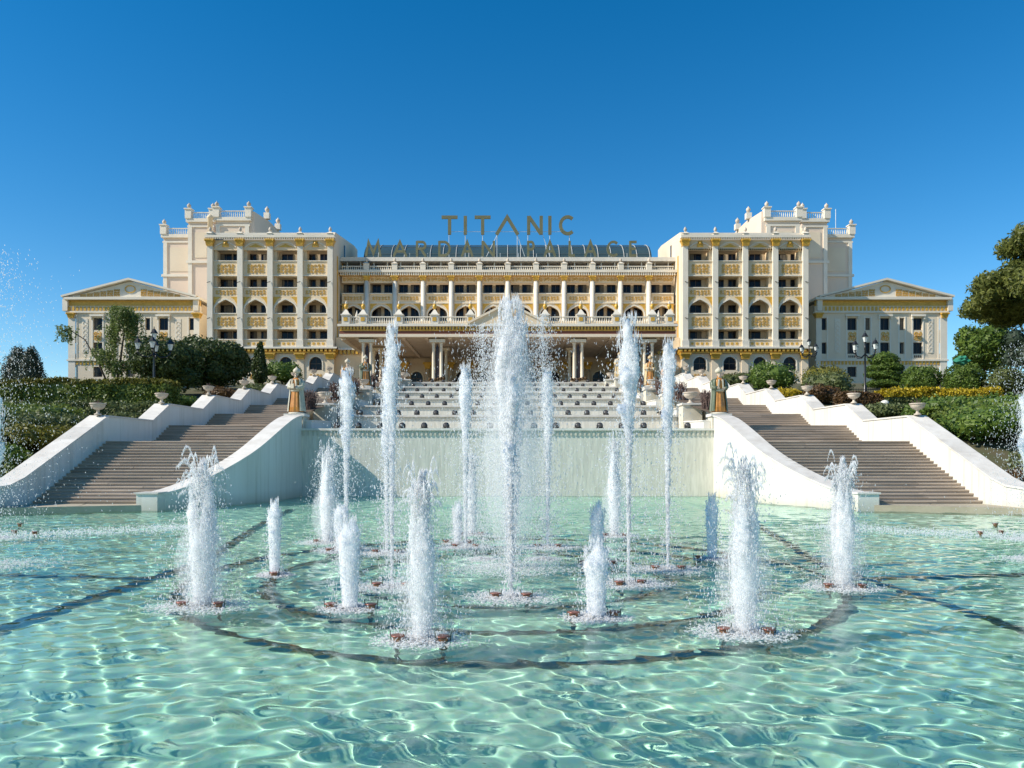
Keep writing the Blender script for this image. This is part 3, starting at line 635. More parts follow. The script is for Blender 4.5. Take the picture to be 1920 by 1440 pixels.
# ------------------------------------------------------------------ wings
XS = [26.6, 31.1, 35.6, 40.1, 44.6]; YF = 112.0
def wing(s):
    lab = {-1: 'tall cream palace wing with gilded balconies rising behind the dark clipped trees', 1: 'tall cream palace wing with gilded balconies rising behind the lamp posts and green shrubs'}[s]
    t = thing('palace_wing', (s * 35.6, YF, 11.2), lab, 'building')
    def box(name, m, x0, x1, y0, y1, z0, z1, par=None): return MB().box(s * x0, s * x1, y0, y1, z0, z1).build(name, m, par or t)
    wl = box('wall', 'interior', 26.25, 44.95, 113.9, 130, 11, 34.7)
    MB().poly_x([(YF + .2, 11), (YF + .2, 35.25), (113.5, 36.3), (127.5, 38.2), (130.2, 38.2), (130.2, 11)], s * 26.2, s * 26.7).build('side_wall', 'pale', t)
    box('side_wall', 'pale', 44.5, 45.0, YF + .2, 130.2, 11, 36.2)
    box('roof', 'white', 26.72, 44.48, 113.2, 130.1, 34.75, 36.15)
    # inner side decoration
    for k in range(3):
        y = 114.5 + 3.6 * k; box('side_panel', 'gold', 26.12, 26.19, y, y + .5, 20 + .3 * k, 33)
    box('side_window', 'glass', 26.1, 26.19, 119.4, 119.9, 33.4, 36.0)
    dentils_y(t, s * 26.2, -s, YF, 130, 17.75, 18.35, .6, 'gold', .55)
    box('side_cornice', 'white', 25.5, 26.19, YF - .55, 130, 18.36, 18.62)
    for i, x in enumerate(XS):
        c = box('column', 'white', x - .4, x + .4, YF - .28, YF + .3, 18.62, 33.75)
        box('base', 'white', x - .52, x + .52, YF - .42, YF - .285, 18.62, 19.6, c)
        MB().tube([(s * (x - .1), YF - .35, 23.0), (s * (x + .32), YF - .55, 22.8)], .05, 5).build('spotlight', 'ironwork', c)
        MB().tube([(s * (x - .1), YF - .35, 28.4), (s * (x + .32), YF - .55, 28.2)], .05, 5).build('spotlight', 'ironwork', c)
        capital(t, s * x, YF - .02, 33.75, 34.74, .42, .62)
        finial(t, s * x, YF - .1, 35.34, .8, .25, False, .8)
        box('pilaster', 'pale', x - .5, x + .5, YF + .02, YF + .42, 11, 16.85)
        capital(t, s * x, YF + .2, 16.86, 17.7, .52, .75)
    for i in range(4):
        a, b = XS[i] + .4, XS[i + 1] - .4; c = (a + b) / 2
        for z0, z1, nm in ((29.28, 31.5, 'parapet'), (21.32, 23.62, 'parapet'), (18.63, 19.72, 'parapet')):
            p = box(nm, 'cream', a + .003, b - .003, YF + .1, YF + .42, z0, z1)
            box('rail', 'white', a + .004, b - .004, YF - .02, YF + .46, z1 + .002, z1 + .13, p)
            box('moulding', 'white', a + .004, b - .004, YF + .0, YF + .098, z0 + .02, z0 + .17, p)
            if z1 - z0 > 2: inst('gilded_relief', big_me, (s * c, YF + .1, (z0 + z1) / 2), p)
            else:
                for q in range(4): box('rosette', 'gold', a + .55 + q * .72, a + .9 + q * .72, YF + .05, YF + .099, z0 + .38, z0 + .72, p)
        p = spandrel(min(s * a, s * b) + .003, max(s * a, s * b) - .003, 23.75, 27.5, s * c - 1.62, s * c + 1.62, 24.2, 25.75, YF + .1, YF + .42).build('arched_bay', 'cream', t)
        MB().ribbon([(s * c + 1.72, 23.76)] + arch_pts(s * c - 1.72, s * c + 1.72, 24.2, 25.88, 14) + [(s * c - 1.72, 23.76)], .2, YF - .03, YF + .098).build('arch_moulding', 'white', p)
        inst('gilded_relief', thin_me, (s * c, YF + .1, 26.85), p)
        for e in (-1, 1): MB().poly_y([(s * c + e * 1.82, 26.2), (s * c + e * 1.82, 24.9), (s * c + e * 1.3, 25.75), (s * c + e * .7, 26.2)], YF + .05, YF + .099).build('spandrel_gilding', 'gold', p)
        box('rail', 'white', a + .004, b - .004, YF - .02, YF + .46, 27.502, 27.63, p)
        # lintel with curved crest
        p = box('lintel', 'cream', a + .003, b - .003, YF + .1, YF + .42, 33.2, 34.72)
        MB().ribbon([(s * c + 1.6 * q, 33.62 + .72 * (1 - q * q)) for q in np.linspace(-1, 1, 11)], .16, YF - .05, YF + .098).build('crest', 'white', p)
        if i in (0, 3): MB().frus(s * c, YF + .02, 33.7, 34.55, .5, .07, .3, .07).lathe([(.05, 0), (.3, .15), (.25, .45), (.02, .6)], 8, (s * c, YF, 34.0)).build('crest_gilding', 'gold', p)
        else: MB().poly_y([(s * c - 1.1, 33.66), (s * c, 34.15), (s * c + 1.1, 33.66)], YF + .03, YF + .099).build('crest_gilding', 'gold', p)
        dentils(p, a, b, YF + .1, 33.22, 33.42, .3, 'gold', .08)
        for zf in (29.3, 25.78, 21.34, 18.3): box('balcony_floor', 'cream', a - .35, b + .35, YF + .43, 113.89, zf - .02, zf + .2)
        for k, zb in enumerate((29.5, 25.98, 21.54, 18.5)):
            ws = [-1.0, .85] if (i + (s > 0)) % 2 == 0 else [-.2]
            ww = 1.2 if len(ws) == 2 else 1.75
            if i == 3: ws = [-.55, 1.35]
            hh = {29.5: 3.6, 25.98: 3.2, 21.54: 3.75, 18.5: 2.78}[zb]
            for wx in ws: window(t, s * c + wx, 113.86, zb, ww, hh)
            for e in (-.05, .12): pass
        box('wall_fin', 'cream', b - .42, b + .3, YF + .44, 113.88, 18.5, 33.2); box('wall_fin', 'cream', a - .3, a + .12, YF + .44, 113.88, 18.5, 33.2)
        # ground storey with arched windows
        A, B = XS[i] + .5, XS[i + 1] - .5; x0, x1 = min(s * A, s * B), max(s * A, s * B)
        spandrel(x0, x1, 15.2, 17.7, s * c - .98, s * c + .98, 16.2, 17.2, YF + .15, YF + .6, False).build('arched_wall', 'pale', t)
        q = MB().box(x0, x1, YF + .15, YF + .6, 11, 15.2).build('dado', 'pale', t)
        MB().ribbon([(s * c + 1.05, 15.22)] + arch_pts(s * c - 1.05, s * c + 1.05, 16.2, 17.28, 12, False) + [(s * c - 1.05, 15.22)], .16, YF + .05, YF + .148).build('arch_moulding', 'white', q)
        for e in (-.5, .5): inst('gilded_relief', rose_me, (s * c + e, YF + .15, 14.2), q, scale=.75)
        archwin(t, s * c, YF + .5, 15.2, 1.92, 16.2, 17.17)
    cb = box('cornice', 'white', 25.9, 45.3, YF - .5, YF + .5, 34.96, 35.33)
    dentils(cb, s * 25.95, s * 45.25, YF - .3, 34.76, 34.955, .34, 'white', .16)
    lc = box('cornice', 'white', 25.5, 45.5, YF - .6, YF + .1, 18.36, 18.618)
    dentils(lc, s * 25.6, s * 45.4, YF - .0, 17.95, 18.355, .62, 'gold', .5)
    box('corbel_band', 'gold', 26.0, 45.1, YF - .2, YF + .12, 17.72, 17.94, lc)
    return t
wing(-1); wing(1)

# ------------------------------------------------------------------ rear towers
def tower(s):
    lab = {-1: 'plain blank-walled pinkish tower with roof balustrades behind the wing by the dark trees', 1: 'plain blank-walled grey tower with roof balustrades behind the wing by the lamp posts'}[s]
    t = thing('rear_tower', (s * 55, 134, 11.2), lab, 'building')
    def box(name, m, x0, x1, y0, y1, z0, z1, par=None): return MB().box(s * x0, s * x1, y0, y1, z0, z1).build(name, m, par or t)
    for (x0, x1, y, zt_, zc_) in ((57.5, 63.6, 138, 43.2, 35.4), (53.0, 57.52, 134.5, 45.0, 37.0), (45.2, 51.0, 130.6, 44.0, None)):
        b = box('tower_block', 'towerwall', x0, x1, y, y + 14, 11, zt_)
        box('cornice', 'white', x0 - .35, x1 + .35, y - .35, y + 14.3, zt_ - .6, zt_ + .002, b)
        box('moulding', 'white', x0 - .15, x1 + .15, y - .15, y - .004, zt_ - 1.5, zt_ - 1.2, b)
        for xx in (x0, x1 - .7): box('corner_pier', 'white', xx, xx + .7, y - .18, y - .002, 11, zt_ - 1.52, b)
        if zc_: box('string_course', 'white', x0 - .2, x1 + .3, y - .3, y - .003, zc_, zc_ + .45, b)
        box('panel', 'pale', x0 + 1.2, x1 - 1.2, y - .08, y - .004, (zc_ or 36) + 1, zt_ - 2.4, b)
        balustrade(t, s * (x0 + .5), s * (x1 - .5), y, zt_ + .003, zt_ + 1.2, .34)
        for xx in (x0 + .1, x1 - .1):
            o = box('parapet_post', 'white', xx - .55, xx + .55, y - .5, y + .6, zt_ + .004, zt_ + 1.6)
            box('cap', 'white', xx - .68, xx + .68, y - .64, y + .74, zt_ + 1.602, zt_ + 1.8, o)
            inst('ball_finial', ball_me, (s * xx, y + .05, zt_ + 1.79), o, scale=.95)
    # sloping inner flank of the front block
    f = MB().poly_x([(130.7, 30), (130.7, 45.1), (139, 46), (152, 46), (152, 30)], s * 44.4, s * 45.19).build('flank_wall', 'towerwall', t)
    for yy in (137.5, 144):
        o = MB().box(s * 44.3 - .5, s * 44.3 + .5, yy - .5, yy + .5, 45.9, 47.0).build('parapet_post', 'white', t); inst('ball_finial', ball_me, (s * 44.3, yy, 46.98), o, scale=1.1)
    if s < 0:
        MB().lathe([(.42, 0), (.42, 8.6), (.55, 8.7), (.55, 9.0), (.3, 9.3), (.05, 9.5)], 14, (-51.9, 130.2, 35)).build('chimney', 'cream', t, True)
    else: MB().tube([(61.5, 140, 43.2), (61.5, 140, 48.6)], .06, 5).build('antenna', 'post', t)
tower(-1); tower(1)

# ------------------------------------------------------------------ central block
YC = 116.0; SP = 4.38
t = thing('central_block', (0, YC, 11.2), 'long cream central palace front with colonnade, gilded friezes and glass barrel roof', 'building')
def cbox(name, m, x0, x1, y0, y1, z0, z1, par=None): return MB().box(x0, x1, y0, y1, z0, z1).build(name, m, par or t)
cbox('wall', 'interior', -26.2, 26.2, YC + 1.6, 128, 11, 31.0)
cbox('lobby_wall', 'ceiling', -26.19, 26.19, YC - .8, YC - .3, 17.3, 22.8)
cbox('terrace_floor', 'cream', -26.19, 26.19, YC - .9, YC + 1.6, 22.8, 23.1)
for k in range(-6, 7):
    x = k * SP
    if abs(x) > 26.2: continue
    c = MB().lathe([(.42, 23.1), (.42, 23.4), (.36, 23.5), (.34, 29.5)], 14, (x, YC, 0)).build('column', 'white', t, True)
    capital(t, x, YC, 29.5, 30.25, .34, .5)
    finial(t, x, YC - .15, 31.12, .85, .95, False, .75)
    cbox('pilaster', 'pale', x - .45, x + .45, YC + .32, YC + .6, 23.1, 30.2)
for k in range(-6, 6):
    a, b = k * SP + .45, (k + 1) * SP - .45; c = (a + b) / 2
    if k in (-6, 5): a, b = (max(a, -26.15), min(b, 26.15)); c = (a + b) / 2
    p = cbox('parapet', 'cream', a + .003, b - .003, YC + .3, YC + .62, 26.1, 27.5)
    cbox('rail', 'white', a + .004, b - .004, YC + .15, YC + .66, 27.503, 27.66, p); cbox('moulding', 'white', a + .004, b - .004, YC + .18, YC + .297, 26.05, 26.2, p)
    inst('gilded_relief', thin_me, (c, YC + .3, 26.85), p, scale=(.92, 1, .85))
    p = spandrel(a + .003, b - .003, 23.11, 26.09, c - 1.5, c + 1.5, 24.3, 25.65, YC + .3, YC + .62).build('arched_bay', 'cream', t)
    MB().ribbon([(c + 1.6, 23.12)] + arch_pts(c - 1.6, c + 1.6, 24.3, 25.78, 14) + [(c - 1.6, 23.12)], .18, YC + .17, YC + .297).build('arch_moulding', 'white', p)
    for e in (-1, 1): MB().poly_y([(c + e * 1.7, 26.0), (c + e * 1.7, 24.9), (c + e * 1.2, 25.6), (c + e * .6, 26.0)], YC + .25, YC + .298).build('spandrel_gilding', 'gold', p)
    p = cbox('frieze', 'cream', a + .003, b - .003, YC + .3, YC + .62, 29.25, 30.25)
    inst('gilded_relief', strip_me, (c, YC + .3, 29.8), p, scale=(1.1, 1, 1.1))
    cbox('balcony_floor', 'cream', a - .4, b + .4, YC + .63, YC + 1.59, 25.9, 26.08)
    for zb, hh in ((26.3, 2.95), (23.2, 2.4)):
        for wx in ((-.9, .95) if k % 2 else (-1.05, .75)): window(t, c + wx, YC + 1.55, zb, 1.35, hh)
cn = cbox('cornice', 'white', -26.19, 26.19, YC - .6, YC + .8, 30.72, 31.1)
dentils(cn, -26, 26, YC - .3, 30.27, 30.71, .34, 'white', .22); cbox('gold_band', 'gold', -26.15, 26.15, YC - .28, YC + .29, 30.27, 30.5, cn)
for k in range(-6, 6): balustrade(t, max(k * SP + .52, -26.1), min((k + 1) * SP - .52, 26.1), YC - .15, 31.11, 31.78, .3)
cbox('attic_shade_wall', 'darkgap', -26.18, 26.18, YC + 3.2, YC + 3.5, 31.0, 33.2)  # near-black colour stands for the shade in the open veranda gap
for k in range(-12, 13): cbox('attic_post', 'awning', k * 2.1 - .08, k * 2.1 + .08, YC + 1.2, YC + 1.36, 31.1, 32.7)
cbox('attic_roof', 'awning', -26.18, 26.18, YC + .6, YC + 5, 32.75, 33.35)
rb = []; 
for i in range(9):
    a = PI / 2 * i / 8; rb.append((YC + 5 + 7.5 * (1 - math.cos(a)), 33.4 + 4.7 * math.sin(a)))
gr = MB().poly_x(rb + [(YC + 12.5, 33.3), (YC + 5, 33.3)], -23.4, 23.4).build('glass_roof', 'roofglass', t)
for k in range(-11, 12):
    x = k * 2.1; MB().tube([(x, y - .05, z + .05) for y, z in rb], .055, 5).build('roof_rib', 'rib', gr)
for (y, z) in rb[2::2]: MB().box(-23.4, 23.4, y - .06, y - .02, z, z + .035).build('roof_bar', 'roofbar', gr)
# wall behind the portico: arched doors and gilded pilasters
YB = YC - .9
for k in range(-7, 8):
    x = k * 3.5; 
    spandrel(x - 1.35, x + 1.35, 11.2, 17.29, x - .98, x + .98, 14.2, 15.3, YB - .3, YB + .1, False).build('arched_wall', 'ceiling', t)
    MB().box(x + 1.35, x + 2.15, YB - .34, YB + .1, 11.2, 17.29).build('lobby_pier', 'ceiling', t)
    MB().ribbon([(x + 1.05, 11.3)] + arch_pts(x - 1.05, x + 1.05, 14.2, 15.4, 12, False) + [(x - 1.05, 11.3)], .18, YB - .4, YB - .302).build('arch_moulding', 'pale', t)
    archwin(t, x, YB + .02, 11.25, 1.9, 14.2, 15.25)
    if abs(k) < 7: MB().lathe([(.42, 11.2), (.42, 11.6), (.32, 11.7), (.3, 15.6)], 12, (x + 1.75, YB - .75, 0)).build('lobby_column', 'ceiling', t, True); capital(t, x + 1.75, YB - .75, 15.6, 16.6, .32, .6)
# flank storeys seen between portico and wings
for s in (-1, 1):
    fb = MB().box(s * 21.9, s * 26.18, 113.2, 114.9, 11, 18.6).build('flank_wall', 'cream', t)
    dentils(fb, s * 21.9, s * 26.1, 113.2, 17.7, 18.3, .6, 'gold', .5); MB().box(s * 21.8, s * 26.15, 112.6, 113.19, 18.31, 18.6).build('cornice', 'white', fb)
    MB().box(s * 21.9, s * 26.1, 113.3, 113.6, 18.61, 20.3).build('parapet', 'cream', t)

# ------------------------------------------------------------------ portico
YP = 96.0
t = thing('portico', (0, YP, 11.22), 'wide entrance portico with twin columns, coffered ceiling and balustraded roof terrace', 'portico')
HW = 21.6
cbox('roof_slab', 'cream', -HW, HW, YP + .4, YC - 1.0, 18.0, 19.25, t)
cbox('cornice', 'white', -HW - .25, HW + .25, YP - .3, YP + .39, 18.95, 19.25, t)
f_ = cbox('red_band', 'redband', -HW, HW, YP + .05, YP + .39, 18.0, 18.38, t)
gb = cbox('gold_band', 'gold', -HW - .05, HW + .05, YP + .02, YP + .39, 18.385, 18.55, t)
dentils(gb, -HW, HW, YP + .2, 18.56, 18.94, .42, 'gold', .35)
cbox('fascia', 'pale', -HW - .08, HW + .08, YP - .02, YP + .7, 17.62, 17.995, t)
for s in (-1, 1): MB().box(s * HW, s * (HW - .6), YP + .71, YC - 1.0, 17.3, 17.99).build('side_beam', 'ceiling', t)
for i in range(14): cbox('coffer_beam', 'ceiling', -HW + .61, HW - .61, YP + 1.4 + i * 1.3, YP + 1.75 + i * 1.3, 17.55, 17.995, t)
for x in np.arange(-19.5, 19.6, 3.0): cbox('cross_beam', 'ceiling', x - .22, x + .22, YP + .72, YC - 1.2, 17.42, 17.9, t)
for xc in (-18.25, -9.13, 9.13, 18.25):
    for yy in (YP + .9, YP + 8.5):
        pe = cbox('pedestal', 'pale', xc - .95, xc + .95, yy - .5, yy + .5, 11.22, 12.1, t)
        for e in (-.5, .5):
            c = MB().lathe([(.3, 12.1), (.3, 12.25), (.22, 12.35), (.2, 14.5), (.185, 16.7), (.26, 16.85), (.26, 17.0)], 14, (xc + e, yy, 0)).build('column', 'pale', t, True)
        pn = MB().poly_y([(xc - .21, 12.1), (xc + .21, 12.1), (xc + .21, 16.3), (xc, 16.9), (xc - .21, 16.3)], yy - .05, yy + .05).build('lattice_panel', 'lattice', t)
        for q in range(14): MB().ribbon([(xc - .2, 12.2 + q * .29), (xc + .2, 12.5 + q * .29)], .035, yy - .07, yy - .052).build('lattice_bar', 'frame', pn)
        cbox('entablature', 'pale', xc - 1.0, xc + 1.0, yy - .45, yy + .45, 17.0, 17.41, t)
        for q in range(6):
            a = q * 1.05; MB().ellip((xc - .9 + q * .36, yy - .7, 12.2 + .1 * math.sin(a * 5)), (.22, .2, .22), 7, 5, .15).build('flower_pot_plant', 'leaf_red', pe)
PX = [4.8, 9.4, 14.0, 18.6, 20.8]
for s in (-1, 1):
    for x in PX: 
        o = MB().box(s * x - .5, s * x + .5, YP - .25, YP + .55, 19.252, 20.35).frus(s * x, YP + .15, 20.352, 20.5, .62, .52, .62, .52).frus(s * x, YP + .15, 20.5, 21.15, .5, .42, .1, .1).build('finial', 'white', t)
        inst('pinecone', gcone_me, (s * x, YP + .15, 21.1), o, scale=.82); inst('tip', tip_me, (s * x, YP + .15, 21.84), o, scale=.8)
        MB().box(s * x - .25, s * x + .25, YP - .3, YP - .253, 19.6, 20.1).build('gold_rosette', 'gold', o)
    for a, b in zip(PX[:-1], PX[1:]): balustrade(t, s * (a + .52), s * (b - .52), YP + .1, 19.253, 20.25, .28)
    MB().lathe([(.3, 0), (.25, .1), (.1, .3), (.22, .6), (.1, 1.0), (.02, 1.3)], 10, (s * 20.0, YP + 3, 20.3)).build('small_statue', 'white', t, True)
pd_ = MB().poly_y([(-5.0, 19.26), (5.0, 19.26), (0, 21.75)], YP - .28, YP + .6).build('pediment', 'cream', t)
MB().ribbon([(-5.2, 19.3), (0, 21.9), (5.2, 19.3)], .26, YP - .5, YP + .3).build('raking_cornice', 'pale', pd_)
inst('gilded_relief', big_me, (0, YP - .28, 20.2), pd_, scale=(1.0, 1, .9))

# ------------------------------------------------------------------ roof lettering
def strokes(ch):
    arc = lambda cx, cz, rx, rz, a0, a1, n=12: [(cx + rx * math.cos(math.radians(a)), cz + rz * math.sin(math.radians(a))) for a in np.linspace(a0, a1, n)]
    return {'T': [[(0, .93), (1, .93)], [(.5, .86), (.5, 0)]], 'I': [[(.5, 1), (.5, 0)]], 'V': [[(.0, 0), (.5, .94), (1, 0)]],
            'A': [[(.0, 0), (.5, .94), (1, 0)], [(.22, .33), (.78, .33)]], 'N': [[(.08, 0), (.08, 1)], [(.1, .97), (.9, .03)], [(.92, 0), (.92, 1)]],
            'M': [[(.05, 0), (.2, .97), (.5, .2), (.8, .97), (.95, 0)]], 'C': [arc(.55, .5, .48, .45, 48, 312, 16)],
            'R': [[(.1, 0), (.1, 1)], [(.1, .94), (.55, .94)] + arc(.58, .72, .3, .22, 80, -80, 8) + [(.1, .5)], [(.45, .5), (.92, 0)]],
            'D': [[(.08, 0), (.08, 1)], [(.08, .94), (.4, .94)] + arc(.45, .5, .47, .44, 80, -80, 10) + [(.08, .06)]],
            'P': [[(.1, 0), (.1, 1)], [(.1, .94), (.55, .94)] + arc(.58, .7, .3, .24, 80, -80, 8) + [(.1, .46)]],
            'L': [[(.15, 1), (.15, 0)], [(.15, .06), (.85, .06)]], 'E': [[(.12, 1), (.12, 0)], [(.12, .94), (.9, .94)], [(.12, .5), (.8, .5)], [(.12, .06), (.9, .06)]]}[ch]
def letters(par, seq, D, y0, y1, th):
    for ch, a, b in seq:
        x0 = (a - CX) * D / F; x1 = (b - CX) * D / F; z0 = EYE + (HY - y1) * D / F; z1 = EYE + (HY - y0) * D / F; m = MB()
        for i, sk in enumerate(strokes(ch)): m.ribbon([(x0 + (x1 - x0) * u, z0 + (z1 - z0) * v) for u, v in sk], th, D - .12 - .012 * i, D + .12 + .012 * i)
        m.build('letter', 'sign', par)
D1 = 118.5
t1 = thing('roof_sign', (0, D1, 33.3), 'upper row of seven large olive letters standing on thin posts above the roof', 'sign')
letters(t1, [('T', 828, 858), ('I', 866, 879), ('T', 890, 920), ('V', 931, 971), ('N', 989, 1017), ('I', 1024, 1038), ('C', 1049, 1077)], D1, 405, 440, .52)
for px in (842, 872.5, 905, 932, 970, 990, 1031, 1068):
    x = (px - CX) * D1 / F; MB().tube([(x, D1 + .1, 33.2), (x, D1 + .1, 37.6)], .06, 5).build('post', 'post', t1)
MB().tube([((842 - CX) * D1 / F, D1 + .2, 37.95), ((1052 - CX) * D1 / F, D1 + .2, 37.95)], .035, 5).build('rail', 'post', t1)
for a, b in ((932, 912), (970, 984), (1018, 1031)):
    MB().tube([((a - CX) * D1 / F, D1 + .15, 37.4), ((b - CX) * D1 / F, D1 + .15, 34.0)], .045, 5).build('brace', 'post', t1)
D2 = 117.3
t2 = thing('roof_sign', (0, D2, 33.3), 'lower row of twelve olive letters in two words along the roof edge', 'sign')
letters(t2, [('M', 685, 715), ('A', 738, 762), ('R', 780, 800), ('D', 822, 845), ('A', 866, 886), ('N', 903, 928), ('P', 989, 1002), ('A', 1021, 1041), ('L', 1066, 1080), ('A', 1097, 1117), ('C', 1138, 1160), ('E', 1180, 1195)], D2, 452, 481, .36)
for px in range(700, 1200, 34): 
    x = (px - CX) * D2 / F; MB().tube([(x, D2 + .1, 33.3), (x, D2 + .1, 34.2)], .04, 5).build('post', 'post', t2)

# ------------------------------------------------------------------ pavilions
def pavilion(s):
    lab = {-1: 'low cream pavilion with gilded pediment behind the weeping tree', 1: 'low grey-shaded pavilion with gilded pediment behind the topiary trees'}[s]
    xc = s * 59.6; Y = 118.0; t = thing('pavilion', (xc, Y, 11.2), lab, 'building')
    def box(name, m, x0, x1, y0, y1, z0, z1, par=None): return MB().box(xc + s * x0, xc + s * x1, y0, y1, z0, z1).build(name, m, par or t)
    cols = [(-9.6, .75), (-5.2, 1.45), (-2.7, .75), (0, 1.45), (2.7, .75), (5.2, 1.45), (9.0, .75)]
    rows_ = [(22.2, 24.1), (18.45, 20.25), (14.8, 16.4)]
    # front wall in strips, so that the windows are real openings
    zs = [11.0, 14.8, 16.4, 18.45, 20.25, 22.2, 24.1, 24.9]
    for i in range(7):
        if i % 2 == 0: box('wall_course', 'pale', -10.9, 9.8, Y, Y + .5, zs[i], zs[i + 1])
        else:
            e = [-10.9] + [q for c, w in cols for q in (c - w / 2, c + w / 2)] + [9.8]
            for a, b in zip(e[0::2], e[1::2]): box('wall_pier', 'pale', a, b, Y + .003, Y + .5, zs[i], zs[i + 1])
    box('body', 'interior', -10.8, 8.6, Y + 1.2, Y + 14, 11, 26.5)
    box('side_wall', 'pale', -10.9, -10.5, Y + .5, Y + 14, 11, 25); 
    for c, w in cols[:-1]:
        for z0, z1 in rows_: window(t, xc + s * c, Y + .35, z0 + .02, w, z1 - z0 - .04, 1 if w > 1 else 0)
    for c, w in cols:
        for z0, z1 in (rows_[0], rows_[1]):
            for e in (-1, 1): box('jamb', 'white', c + e * (w / 2 + .02), c + e * (w / 2 + .24), Y - .06, Y - .003, 17.6, 24.3) if z0 > 20 else None
        if w > 1:
            h = box('window_hood', 'white', c - 1.1, c + 1.1, Y - .38, Y - .004, 24.32, 24.62)
            for e in (-1, 1): box('bracket', 'white', c + e * .95 - .1, c + e * .95 + .1, Y - .28, Y - .065, 23.9, 24.315, h)
            inst('gilded_rosette', rose_me, (xc + s * c, Y - .01, 21.2), t, scale=(1.15, 1, 1.3))
            b = MB()
            for q in range(4): b.box(xc + s * c - .55 + q * .3, xc + s * c - .4 + q * .3, Y - .05, Y - .004, 17.85, 18.2)
            b.build('vent_openings', 'darkgap', t)
    for c in (-7.5, 7.2):
        p = box('relief_panel', 'white', c - .45, c + .45, Y - .05, Y - .003, 18.6, 24)
        for q in range(7): MB().ribbon([(xc + s * c + .28 * math.cos(u), 18.9 + q * .72 + .3 * math.sin(u)) for u in np.linspace(0, 5.5, 9)], .09, Y - .09, Y - .052).build('relief_scroll', 'pale', p)
    bd = box('string_course', 'white', -11.1, 10, Y - .22, Y - .002, 17.3, 17.55); dentils(bd, xc - s * 10.9, xc + s * 9.8, Y - .005, 16.75, 17.28, .55, 'gold', .08)
    ar = box('architrave', 'white', -11.1, 10.1, Y - .25, Y + .6, 24.9, 25.15)
    fz = box('frieze', 'pale', -11.0, 10.0, Y - .1, Y + .6, 25.155, 26.0); dentils(fz, xc - s * 10.9, xc + s * 9.9, Y - .1, 25.25, 25.9, .6, 'gold', .08)
    box('gold_band', 'gold', -10.9, 9.9, Y + .1, Y + .6, 26.005, 26.9); box('cornice', 'white', -11.2, 10.2, Y - .7, Y + 14, 26.905, 27.3)
    pe = MB().poly_y([(xc - 9.6, 27.305), (xc + 9.6, 27.305), (xc, 29.9)], Y - .1, Y + 14).build('pediment', 'white', t)
    MB().ribbon([(xc - 10.6, 27.42), (xc, 30.15), (xc + 10.6, 27.42)], .3, Y - .75, Y + .6).build('raking_cornice', 'white', pe)
    for k in range(-7, 8):
        hh = 1.0 * (1 - abs(k) / 8.6) + .14; inst('gilded_scroll', big_me, (xc + k * 1.06, Y - .1, 27.36 + hh * .8), pe, scale=(.36, 1, hh * .92)) if abs(k) > 1 else None
    MB().ribbon([(xc + .8 * math.cos(u), 28.65 + .55 * math.sin(u)) for u in np.linspace(0, 2 * PI, 17)], .14, Y - .2, Y - .105).build('medallion', 'gold', pe)
    box('corner_pier', 'white', 8.7, 9.8, Y - .12, Y - .004, 11, 24.9); capital(t, xc + s * 9.3, Y + .1, 24.1, 24.89, .4, .6)
    box('corner_pier', 'white', -10.9, -10.2, Y - .12, Y - .004, 11, 24.9); capital(t, xc - s * 10.5, Y + .1, 24.1, 24.89, .4, .6)
    for c in (-10.4, 10.2):
        o = box('corner_post', 'white', c - .4, c + .4, Y - .35, Y + .3, 25.2, 27.0); box('acroterion', 'gold', c - .3, c + .3, Y - .3, Y + .3, 27.0, 27.5, o)
pavilion(-1); pavilion(1)

# ------------------------------------------------------------------ plants
def leaf_quads(P, N, size, asp=1.7, jitter=.9):
    n = len(P); u = rng.normal(size=(n, 3)) * jitter + N; u /= np.linalg.norm(u, axis=1, keepdims=True)
    a = rng.normal(size=(n, 3)); a -= (a * u).sum(1, keepdims=True) * u; a /= np.linalg.norm(a, axis=1, keepdims=True); b = np.cross(u, a)
    s = size * rng.uniform(.6, 1.3, (n, 1)); a = a * s * asp / 2; b = b * s / 2
    V = np.stack([P - a, P - b * .9 + a * .1, P + a, P + b * .9 + a * .1], 1)
    return V, np.arange(n * 4).reshape(n, 4)
def sph(n):
    d = rng.normal(size=(n, 3)); return d / np.linalg.norm(d, axis=1, keepdims=True)
def crown(par, blobs, n, size, m, core=True, name='crown', fill=.25, asp=1.7, coremat=None):
    Ps, Ns = [], []; vol = np.array([r[0] * r[1] + r[1] * r[2] + r[0] * r[2] for c, r in blobs]); vol = vol / vol.sum()
    for (c, r), w in zip(blobs, vol):
        k = max(8, int(n * w)); d = sph(k); rad = 1 - fill * rng.random((k, 1)) ** 1.5 + rng.normal(size=(k, 1)) * .035
        d2 = d.copy(); lump = 1 + .11 * np.sin(5 * d[:, :1] + 3 * d[:, 2:] + w * 90) + .09 * np.sin(9 * d[:, 1:2] + 4 * d[:, 2:])
        Ps.append(np.array(c) + d * np.array(r) * rad * lump); Ns.append(d)
    V, Fq = leaf_quads(np.concatenate(Ps), np.concatenate(Ns), size, asp)
    o = soup(name, V, Fq, m, par)
    if core:
        b = MB()
        for c, r in blobs: b.ellip(c, (r[0] * (.84 - fill * .4), r[1] * (.84 - fill * .4), r[2] * (.84 - fill * .4)), 12, 8, .06)
        q = b.build('inner_foliage', coremat or m, o)
    return o
def trunk(par, pts, rad, m='bark', name='trunk'): return MB().tube(pts, rad, 8).build(name, m, par, True)
